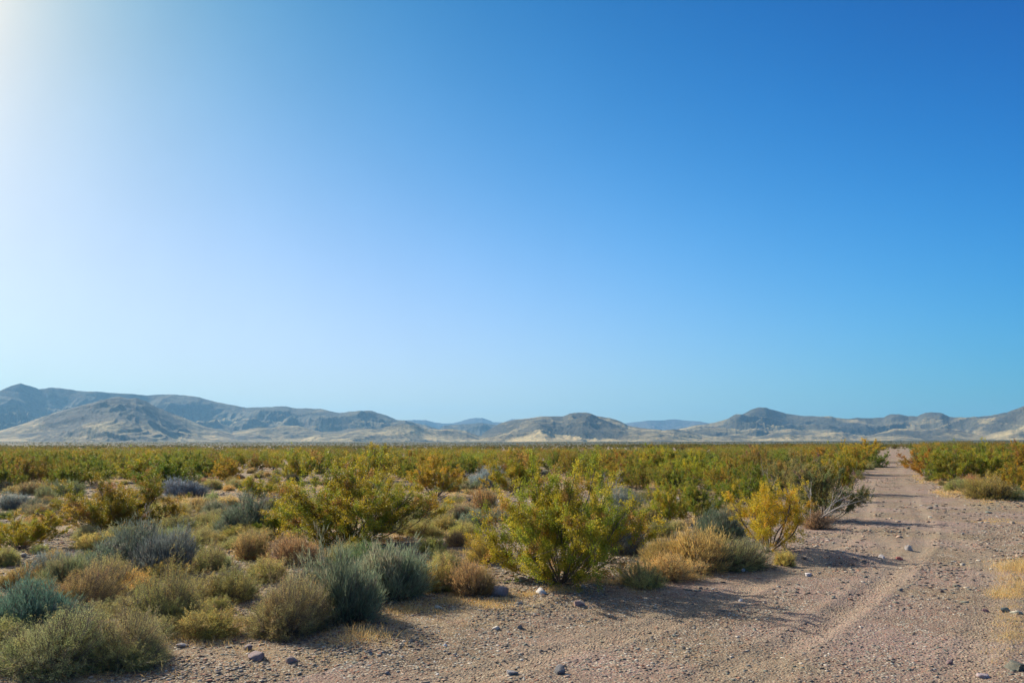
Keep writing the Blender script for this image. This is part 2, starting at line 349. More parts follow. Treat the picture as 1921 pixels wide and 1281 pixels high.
# ------------------------------------------------------------------ hills
def hill(name, sky_pts, dist, width, mat, gully=1., px_pad=500, seed=0, back=1.0, px0=None, px1=None, power=1.15, floor=-8):
    """a range whose crest rises through the given skyline (photo pixels) at a real distance; slopes carry gullies and spurs"""
    xs = np.array([p[0] for p in sky_pts], float); hs = np.array([p[1] for p in sky_pts], float)
    a0, a1 = xs[0], xs[-1]; n = int((a1 - a0) / 1.6); cpx = np.linspace(a0, a1, n)
    az = np.arctan2(cpx - 960.5, F * math.cos(PITCH))
    nt_ = 150; tt = np.linspace(-1, 1, nt_); tt = np.sign(tt) * np.abs(tt) ** 1.1
    AZ, T = np.meshgrid(az, tt, indexing='ij')
    ridge_r = dist * (1 + .10 * fbm(AZ * 6 + seed, AZ * 0 + seed, 3))
    W = np.where(T < 0, width, width * back)
    r = ridge_r + T * W; X = r * np.sin(AZ); Y = r * np.cos(AZ)
    pyv = np.interp(cpx, xs, hs); pyv = pyv + .7 * fbm(cpx / 9 + seed, cpx * 0 + 2, 4)
    dx, dy, dz = ray(cpx, pyv); crest = (ridge_r[:, 0]) * dz / np.hypot(dx, dy) + CAM_H
    base = zl(X, Y) + floor
    U = X / 1000 * 1.0 + seed; Vv = Y / 1000 + seed
    wx = fbm(U * 1.3, Vv * 1.3, 3) * .35; wy = fbm(U * 1.3 + 9, Vv * 1.3, 3) * .35
    rg = ridged((U + wx) * 1.15, (Vv + wy) * 1.15, 6, g=.52)
    rg2 = ridged((X / 1000 + wx) * 4.2 + seed, (Y / 1000 + wy) * 4.2, 4, g=.55)
    tp = np.abs(T)
    prof = (1 - tp) ** power * (.55 + .45 * (1 - tp))
    mid_ = 4 * tp * (1 - tp)
    hgt = (crest[:, None] - base) * np.clip(prof * (1 + 0 * tp) + gully * mid_ * ((rg - .52) * 1.0 + (rg2 - .5) * .20), 0, None)
    hgt = np.where(tp < .03, np.minimum(hgt, (crest[:, None] - base)), hgt)
    hgt = np.minimum(hgt, (crest[:, None] - base) * (r / ridge_r) * .995 + .5)
    Z = base + hgt + 3.0 * fbm(X / 90, Y / 90, 4) * ss(hgt, 2, 30)
    Vh = np.c_[X.ravel(), Y.ravel(), Z.ravel()]
    i = np.arange(n - 1)[:, None] * nt_ + np.arange(nt_ - 1)[None, :]
    f = np.stack([i, i + nt_, i + nt_ + 1, i + 1], -1).reshape(-1, 4)
    return obj(name, make_mesh(name, Vh, f, 4, mat, smooth=True), kind='structure')

far_pts = [(700, 800), (740, 790), (780, 787), (800, 788), (830, 794), (850, 794), (885, 784), (905, 783), (925, 791), (945, 792), (960, 786), (990, 786), (1010, 788), (1060, 796), (1150, 797), (1175, 793), (1200, 790), (1218, 788), (1240, 788), (1262, 786), (1290, 789), (1310, 790), (1330, 795), (1380, 800), (1500, 812)]
hill('hills', far_pts, 11500, 1800, M_far, .6, seed=3)
left_pts = [(-520, 700), (-400, 716), (-250, 702), (-120, 728), (-40, 752), (0, 736), (20, 726), (45, 718), (62, 722), (80, 729), (105, 726), (150, 732), (200, 735), (250, 738), (280, 741), (310, 739), (345, 740), (380, 745), (405, 752), (430, 757), (470, 765), (505, 763), (540, 761), (560, 765), (605, 766), (640, 774), (665, 771), (700, 770), (722, 777), (745, 786), (775, 791), (800, 797), (850, 812), (920, 832)]
hill('hills', left_pts, 6200, 1700, M_hill_pale, 1.0, seed=11)
hill('hills', [(790, 832), (815, 812), (835, 798), (870, 795), (905, 793), (930, 796), (960, 800), (1000, 806), (1060, 815), (1120, 832)], 6900, 900, M_hill_pale, .8, seed=17)
front_pts = [(-480, 800), (-380, 770), (-300, 765), (-200, 790), (-120, 785), (-60, 815), (0, 812), (40, 800), (80, 786), (120, 772), (150, 763), (180, 756), (205, 749), (220, 746), (232, 744), (245, 747), (262, 746), (280, 752), (300, 763), (330, 775), (350, 782), (375, 793), (400, 803), (440, 812), (500, 822), (560, 829), (640, 834)]
hill('hills', front_pts, 4300, 1150, M_hill, .8, seed=23, power=1.0)
mesa_pts = [(870, 834), (900, 818), (920, 804), (940, 793), (965, 787), (1000, 783), (1025, 780), (1055, 780), (1068, 775), (1085, 773), (1103, 774), (1118, 780), (1140, 784), (1160, 790), (1175, 798), (1200, 803), (1235, 806), (1265, 809), (1300, 816), (1380, 834)]
hill('hills', mesa_pts, 5000, 1250, M_hill, .85, seed=31, power=.95)
right_pts = [(1180, 834), (1220, 818), (1265, 806), (1300, 797), (1335, 793), (1360, 785), (1375, 776), (1388, 777), (1403, 769), (1418, 764), (1432, 764), (1448, 769), (1470, 775), (1495, 779), (1525, 780), (1550, 780), (1562, 784), (1585, 785), (1600, 783), (1625, 784), (1650, 782), (1662, 777), (1676, 776), (1695, 780), (1712, 780), (1727, 774), (1745, 773), (1758, 775), (1772, 782), (1800, 783), (1825, 782), (1850, 779), (1865, 775), (1880, 773), (1897, 767), (1910, 762), (1925, 760), (1990, 745), (2080, 735), (2200, 752), (2330, 730), (2450, 760)]
hill('hills', right_pts, 6000, 1700, M_hill_pale, 1.05, seed=43)
foot = np.array([[x, 822 - 12 * abs(math.sin(x * .013 + 1.2)) - 7 * math.sin(x * .031) ** 2 - 8 * (x < 900) * (x > 480)] for x in range(420, 2300, 24)])
foot[:, 1] += ss(foot[:, 0], 1500, 1900) * -4
foot[0, 1] = foot[-1, 1] = 838
hill('hills', foot.tolist(), 4700, 900, M_hill_pale, 1.0, seed=57, power=1.1)

# haze: the air between here and the hills
m, t = new_mat('desert_air'); o = N(t, 'ShaderNodeOutputMaterial'); pv = N(t, 'ShaderNodeVolumePrincipled')
pv.inputs['Color'].default_value = (.27, .62, 1.0, 1); pv.inputs['Density'].default_value = 6.0e-5; pv.inputs['Anisotropy'].default_value = .25
L(t, pv.outputs[0], o.inputs['Volume'])
hx, hy0, hy1, hz0, hz1 = 14500, -14500, 14500, -14, 640
Vb = [(sx * hx, y, z) for z in (hz0, hz1) for (sx, y) in ((-1, hy0), (1, hy0), (1, hy1), (-1, hy1))]
obj('haze', make_mesh('haze', Vb, [(0, 3, 2, 1), (4, 5, 6, 7), (0, 1, 5, 4), (1, 2, 6, 5), (2, 3, 7, 6), (3, 0, 4, 7)], 4, m), kind='stuff')

# ------------------------------------------------------------------ plant building blocks
def unit(v): return v / np.maximum(np.linalg.norm(v, axis=-1, keepdims=True), 1e-9)
def tubes(P, r, sides=3):
    n, K, _ = P.shape; T = unit(np.gradient(P, axis=1)); a = unit(np.cross(T, np.array([.31, .57, .13]))); b = np.cross(T, a)
    ang = np.arange(sides) * 2 * np.pi / sides
    ring = P[:, :, None, :] + r[:, :, None, None] * (np.cos(ang)[None, None, :, None] * a[:, :, None, :] + np.sin(ang)[None, None, :, None] * b[:, :, None, :])
    V = ring.reshape(-1, 3); base = (np.arange(n)[:, None, None] * K + np.arange(K - 1)[None, :, None]) * sides
    s = np.arange(sides)[None, None, :]; s2 = (s + 1) % sides
    f = np.stack([base + s, base + s2, base + sides + s2, base + sides + s], -1).reshape(-1, 4)
    return V, f
def leaves(p, d, l, wd, g):
    n = len(p); d = unit(d); s = unit(np.cross(d, g.normal(size=(n, 3)))) * (wd * (.7 + .6 * g.random(n)))[:, None]
    e = d * (l * (.6 + .8 * g.random(n)))[:, None]
    V = np.stack([p, p + .5 * e + s * .5, p + e, p + .5 * e - s * .5], 1).reshape(-1, 3)
    return V, np.arange(n * 4).reshape(-1, 4)
def grow(P, per, t0, t1, l0, l1, spread, up, g, K=4, curve=.25):
    n, Kp, _ = P.shape; idx = np.repeat(np.arange(n), per); t = (t0 + (t1 - t0) * g.random(len(idx))) * (Kp - 1)
    k = np.minimum(t.astype(int), Kp - 2); f = (t - k)[:, None]
    base = P[idx, k] * (1 - f) + P[idx, k + 1] * f; tan = unit(P[idx, k + 1] - P[idx, k])
    d = unit(tan + spread * g.normal(size=tan.shape) + np.array([0, 0, up])); ln = (l0 + (l1 - l0) * g.random(len(idx)))
    bend = g.normal(size=d.shape) * curve; s = np.linspace(0, 1, K)
    Q = base[:, None, :] + (d[:, None, :] * s[None, :, None] + bend[:, None, :] * (s ** 2)[None, :, None] * .5) * ln[:, None, None]
    return Q, idx
def along(P, idx, t):
    Kp = P.shape[1]; t = t * (Kp - 1); k = np.minimum(t.astype(int), Kp - 2); f = (t - k)[:, None]
    return P[idx, k] * (1 - f) + P[idx, k + 1] * f, unit(P[idx, k + 1] - P[idx, k])
def pick(cols, wts, n, g, jit=.18):
    c = np.array(cols)[g.choice(len(cols), n, p=np.array(wts) / sum(wts))]
    return c * (1 + jit * g.normal(size=(n, 1))).clip(.5, 1.6)

OLIVE, GREEN, GOLD, RUST = (.37, .325, .028), (.25, .295, .026), (.45, .355, .028), (.34, .21, .05)
def creosote(seed, n=22, tilt=(8, 58), per2=9, per3=5, per_leaf=52, lsz=.0195, spread=.55, palette=((OLIVE, GREEN, GOLD, RUST), (4, 3, 1.6, .5)), low=.3, trunk=1.):
    g = np.random.default_rng(seed); az = g.random(n) * 2 * np.pi; tl = np.radians(tilt[0] + (tilt[1] - tilt[0]) * g.random(n) ** .8)
    K = 7; s = np.linspace(0, 1, K); ln = .78 + .30 * g.random(n); ln *= 1 + .12 * np.sin(az * 2 + seed)
    th = tl[:, None] * (1.25 - .55 * s[None, :]); step = np.stack([np.sin(th) * np.cos(az)[:, None], np.sin(th) * np.sin(az)[:, None], np.cos(th)], -1)
    step = step + .12 * g.normal(size=step.shape)
    P = np.concatenate([np.zeros((n, 1, 3)), np.cumsum(step[:, 1:] * (ln / (K - 1))[:, None, None], 1)], 1)
    P += np.stack([np.cos(az), np.sin(az), 0 * az], -1)[:, None, :] * (.05 * g.random(n))[:, None, None]; P[:, 0, 2] = -.03
    B, i2 = grow(P, per2, low, 1, .15, .34, spread, .35, g)
    Tw, i3 = grow(B, per3, .2, 1, .06, .14, .6, .25, g)
    sv, sf = tubes(P, trunk * np.linspace(.0095, .003, K)[None, :] * (.7 + .6 * g.random(n))[:, None])
    bv, bf = tubes(B, np.linspace(.0032, .0014, 4)[None, :].repeat(len(B), 0))
    tv, tf = tubes(Tw[::2], np.linspace(.0015, .0008, 4)[None, :].repeat(len(Tw[::2]), 0))
    SV = np.concatenate([sv, bv, tv]); SF = np.concatenate([sf, bf + len(sv), tf + len(sv) + len(bv)])
    keep = g.random(len(Tw)) > .12
    idx = np.repeat(np.where(keep)[0], per_leaf); tt = .1 + .9 * g.random(len(idx)); p, d = along(Tw, idx, tt)
    p = p + g.normal(size=p.shape) * .016; d = unit(d + 1.3 * g.normal(size=d.shape) + np.array([0, 0, .3]))
    LV, LF = leaves(p, d, lsz * np.ones(len(p)), lsz * .62 * np.ones(len(p)), g)
    bc = pick(*palette, len(B), g, .15); hgt = np.clip(B[:, -1, 2], 0, 1)[:, None]
    col = bc[i3[idx]] * (1 + .15 * g.normal(size=(len(idx), 1))).clip(.5, 1.6)
    LT = np.repeat(col, 4, 0)
    return dict(S=(SV, SF), Lf=(LV, LF, LT))
def dome(seed, kind='leafy', n=260, size=1., palette=None, n_tw=7, per_leaf=22, lsz=.0165, asp=.5, tall=.55, lumps=5, upright=.2, base=.10):
    """a low rounded shrub about 1 wide; tall = height over width"""
    g = np.random.default_rng(seed)
    cu = g.normal(size=(lumps, 3)); cu[:, 2] = np.abs(cu[:, 2]); cu = unit(cu); amp = .14 + .24 * g.random(lumps)
    d = g.normal(size=(n, 3)); d[:, 2] = np.abs(d[:, 2]) + .02; d = unit(d)
    R_ = .62 + (np.exp((d @ cu.T - 1) * 8) * amp * 1.25).sum(1) + .10 * g.normal(size=n) + .26 * (g.random(n) < .07)
    bare = g.random(n) < .15; lump_of = (d @ cu.T).argmax(1)
    tip = d * np.array([.5, .5, tall]) * R_[:, None]
    b0 = np.stack([d[:, 0], d[:, 1], 0 * d[:, 0]], -1) * base + g.normal(size=(n, 3)) * np.array([.03, .03, 0])
    K = 6; s = np.linspace(0, 1, K)[None, :, None]; mid_ = b0 * .5 + tip * .5 + np.array([0, 0, -.02]) + (upright * np.array([0, 0, .3])) * 0
    ctrl = b0 + (tip - b0) * np.array([.62, .62, .38]) ; P = (1 - s) ** 2 * b0[:, None] + 2 * s * (1 - s) * ctrl[:, None] + s ** 2 * tip[:, None]
    P = P + .012 * g.normal(size=P.shape) * s; P[:, 0, 2] = -.02
    Tw, i3 = grow(P, n_tw, .45, 1, .08, .17, .42, upright, g)
    sv, sf = tubes(P, np.linspace(.0055, .0018, K)[None, :].repeat(n, 0)); tv, tf = tubes(Tw[::2], np.linspace(.0018, .0009, 4)[None, :].repeat(len(Tw[::2]), 0))
    SV = np.concatenate([sv, tv]); SF = np.concatenate([sf, tf + len(sv)])
    idx = np.repeat(np.where(~bare[i3])[0], per_leaf); p, dd = along(Tw, idx, g.random(len(idx)))
    if kind == 'leafy':
        p = p + g.normal(size=p.shape) * .010; dd = unit(dd + .8 * g.normal(size=dd.shape)); lw = lsz * asp
    else:                                                              # twiggy: long thin green or dry stems
        p = p + g.normal(size=p.shape) * .012; dd = unit(dd + .30 * g.normal(size=dd.shape) + np.array([0, 0, .35])); lw = lsz * asp
    LV, LF = leaves(p, dd, lsz * np.ones(len(p)), lw * np.ones(len(p)), g)
    LV[:, 2] = np.maximum(LV[:, 2], .004)
    bc = pick(*palette, n, g, .12)
    lc = pick(*palette, lumps, g, .14)[lump_of]; bc = np.where(g.random((n, 1)) < .6, lc, bc)
    bc = np.where(g.random((n, 1)) < .07, np.array([.30, .25, .19]), bc)
    col = bc[i3[idx]] * (1 + .2 * g.normal(size=(len(idx), 1))).clip(.5, 1.7)
    return dict(S=(SV, SF), Lf=(LV, LF, np.repeat(col, 4, 0)))

def to_meshes(name, pr, leafm, stemm):
    """normalise to width 1 and height 1, make the stems and foliage meshes and one joined mesh"""
    LV = pr['Lf'][0]; q = np.percentile(LV, [1, 99], axis=0); wd = ((q[1, 0] - q[0, 0]) + (q[1, 1] - q[0, 1])) / 2; h = np.percentile(LV[:, 2], 99.6)
    k = np.array([1 / wd, 1 / wd, 1 / h]); SV = pr['S'][0] * k; LV = LV * k
    return dict(stems=make_mesh(name + '_stems', SV, pr['S'][1], 4, stemm),
                foliage=make_mesh(name + '_foliage', LV, pr['Lf'][1], 4, leafm, tint=pr['Lf'][2]),
                both=make_mesh(name, np.concatenate([LV, SV]), np.concatenate([pr['Lf'][1], pr['S'][1] + len(LV)]), 4, mats=[leafm, stemm],
                               tint=np.concatenate([pr['Lf'][2], np.full((len(SV), 3), .15)]), mat_idx=np.r_[np.zeros(len(pr['Lf'][1]), int), np.ones(len(pr['S'][1]), int)]))
SAGE = ((.54, .51, .25), (.48, .48, .20), (.64, .54, .23), (.50, .41, .22)); TEAL = ((.20, .25, .15), (.25, .29, .18), (.31, .32, .20), (.40, .37, .24))
TAN = ((.62, .47, .22), (.54, .41, .19), (.46, .40, .19), (.68, .53, .27)); GREY = ((.28, .30, .25), (.24, .26, .21), (.36, .37, .31))
PROTO = {
    'creosote': [to_meshes('creosote_bush', creosote(100 + i, n=24 + 2 * i, tilt=(5, 60 + 4 * i), low=.22 + .03 * i), M_leaf, M_bark) for i in range(5)],
    'hero': [to_meshes('creosote_bush', creosote(7, n=40, tilt=(3, 74), per2=11, per3=5, per_leaf=70, lsz=.0155, low=.24, palette=((OLIVE, GREEN, (.24, .29, .025), GOLD, RUST), (6, 3.4, 3, 2.0, 1.5))), M_leaf, M_bark)],
    'tree': [to_meshes('creosote_bush', creosote(21, n=14, tilt=(6, 62), per2=14, per3=6, per_leaf=50, lsz=.016, low=.34, spread=.7, trunk=2.2, palette=(((.52, .40, .03), (.44, .37, .03), (.48, .31, .03), (.30, .25, .04)), (4, 3, 2, 1))), M_leaf, M_bark)],
    'bursage': [to_meshes('bursage_bush', dome(200 + i, 'leafy', palette=(SAGE, (3, 3, 2, 2)), n=300, lumps=4 + i), M_twig, M_bark) for i in range(4)],
    'wide': [to_meshes('bursage_bush', dome(250 + i, 'leafy', palette=(SAGE, (3, 3, 2, 2)), n=640, lumps=8, n_tw=9, per_leaf=24, lsz=.0095, asp=.45), M_twig, M_bark) for i in range(2)],
    'broom': [to_meshes('broom_shrub', dome(300 + i, 'twig', palette=(TEAL, (4, 4, 3, 1)), n=420, n_tw=9, per_leaf=5, lsz=.10, asp=.055, tall=.62, upright=.7, lumps=6, base=.2), M_twig, M_bark) for i in range(3)],
    'grey': [to_meshes('grey_shrub', dome(400 + i, 'twig', palette=(GREY, (3, 3, 2)), n=380, n_tw=9, per_leaf=5, lsz=.085, asp=.06, tall=.5, upright=.4, lumps=6, base=.2), M_twig, M_bark) for i in range(2)],
    'dry': [to_meshes('dry_shrub', dome(500 + i, 'twig', palette=(TAN, (3, 3, 2, 1)), n=330, n_tw=9, per_leaf=6, lsz=.07, asp=.06, tall=.62, upright=.45, lumps=4, base=.06), M_twig, M_bark) for i in range(3)],
}
NAME = dict(creosote='creosote_bush', hero='creosote_bush', tree='creosote_bush', bursage='bursage_bush', wide='bursage_bush', broom='broom_shrub', grey='grey_shrub', dry='dry_shrub')
CAT = dict(creosote='bush', hero='bush', tree='bush', bursage='bush', wide='bush', broom='shrub', grey='shrub', dry='shrub')
GROUP = dict(creosote='creosote bushes of the desert plain', hero='creosote bushes of the desert plain', tree='creosote bushes of the desert plain', bursage='low bursage bushes between the creosote', wide='low bursage bushes between the creosote',
             broom='green twiggy broom shrubs', grey='grey rounded shrubs', dry='dry brown shrubs')
grs = np.random.default_rng(5)
placed = []                                                            # x, y, radius
COUNT = {}
def plant(kind, x, y, wd, h, label, parts=True, color=(1, 1, 1), group=None, var=None, rot=None):
    pr = PROTO[kind]; p = pr[int(grs.integers(len(pr))) if var is None else var % len(pr)]; rz = grs.random() * 6.28 if rot is None else rot
    z = float(ground_z(np.array([x]), np.array([y]))[0]) - .01
    if parts:
        o = bpy.data.objects.new(NAME[kind], None); C.link(o); o.empty_display_size = .2
        kids = [bpy.data.objects.new(k, p[k]) for k in ('foliage', 'stems')]
        for c in kids: C.link(c); c.parent = o; c.color = (*color, 1)
    else:
        o = bpy.data.objects.new(NAME[kind], p['both']); C.link(o); o.color = (*color, 1)
    if kind in ('creosote', 'hero', 'tree'):
        for q_ in (kids if parts else [o]): q_.color = tuple(v * 1.16 for v in color) + (1,)
    o.location = (x, y, z); o.rotation_euler = (0, 0, rz); o.scale = (wd, wd, h)
    o['label'] = label; o['category'] = CAT[kind]; o['group'] = group or GROUP[kind]
    placed.append((x, y, wd * .5)); COUNT[NAME[kind]] = COUNT.get(NAME[kind], 0) + 1
    return o
def plant_px(kind, px, py, wpx, hpx, label, color=(1, 1, 1), **kw):
    x, y = at(px, py); x, y = float(x), float(y)
    s = (y * math.cos(PITCH)) / F; wd = wpx * s; h = hpx * s
    y2 = y + wd * .18; k = y2 / y                                       # base_y marks the near foot of the shrub
    return plant(kind, x * k, y2, wd * k, h * k, label, color=color, **kw)
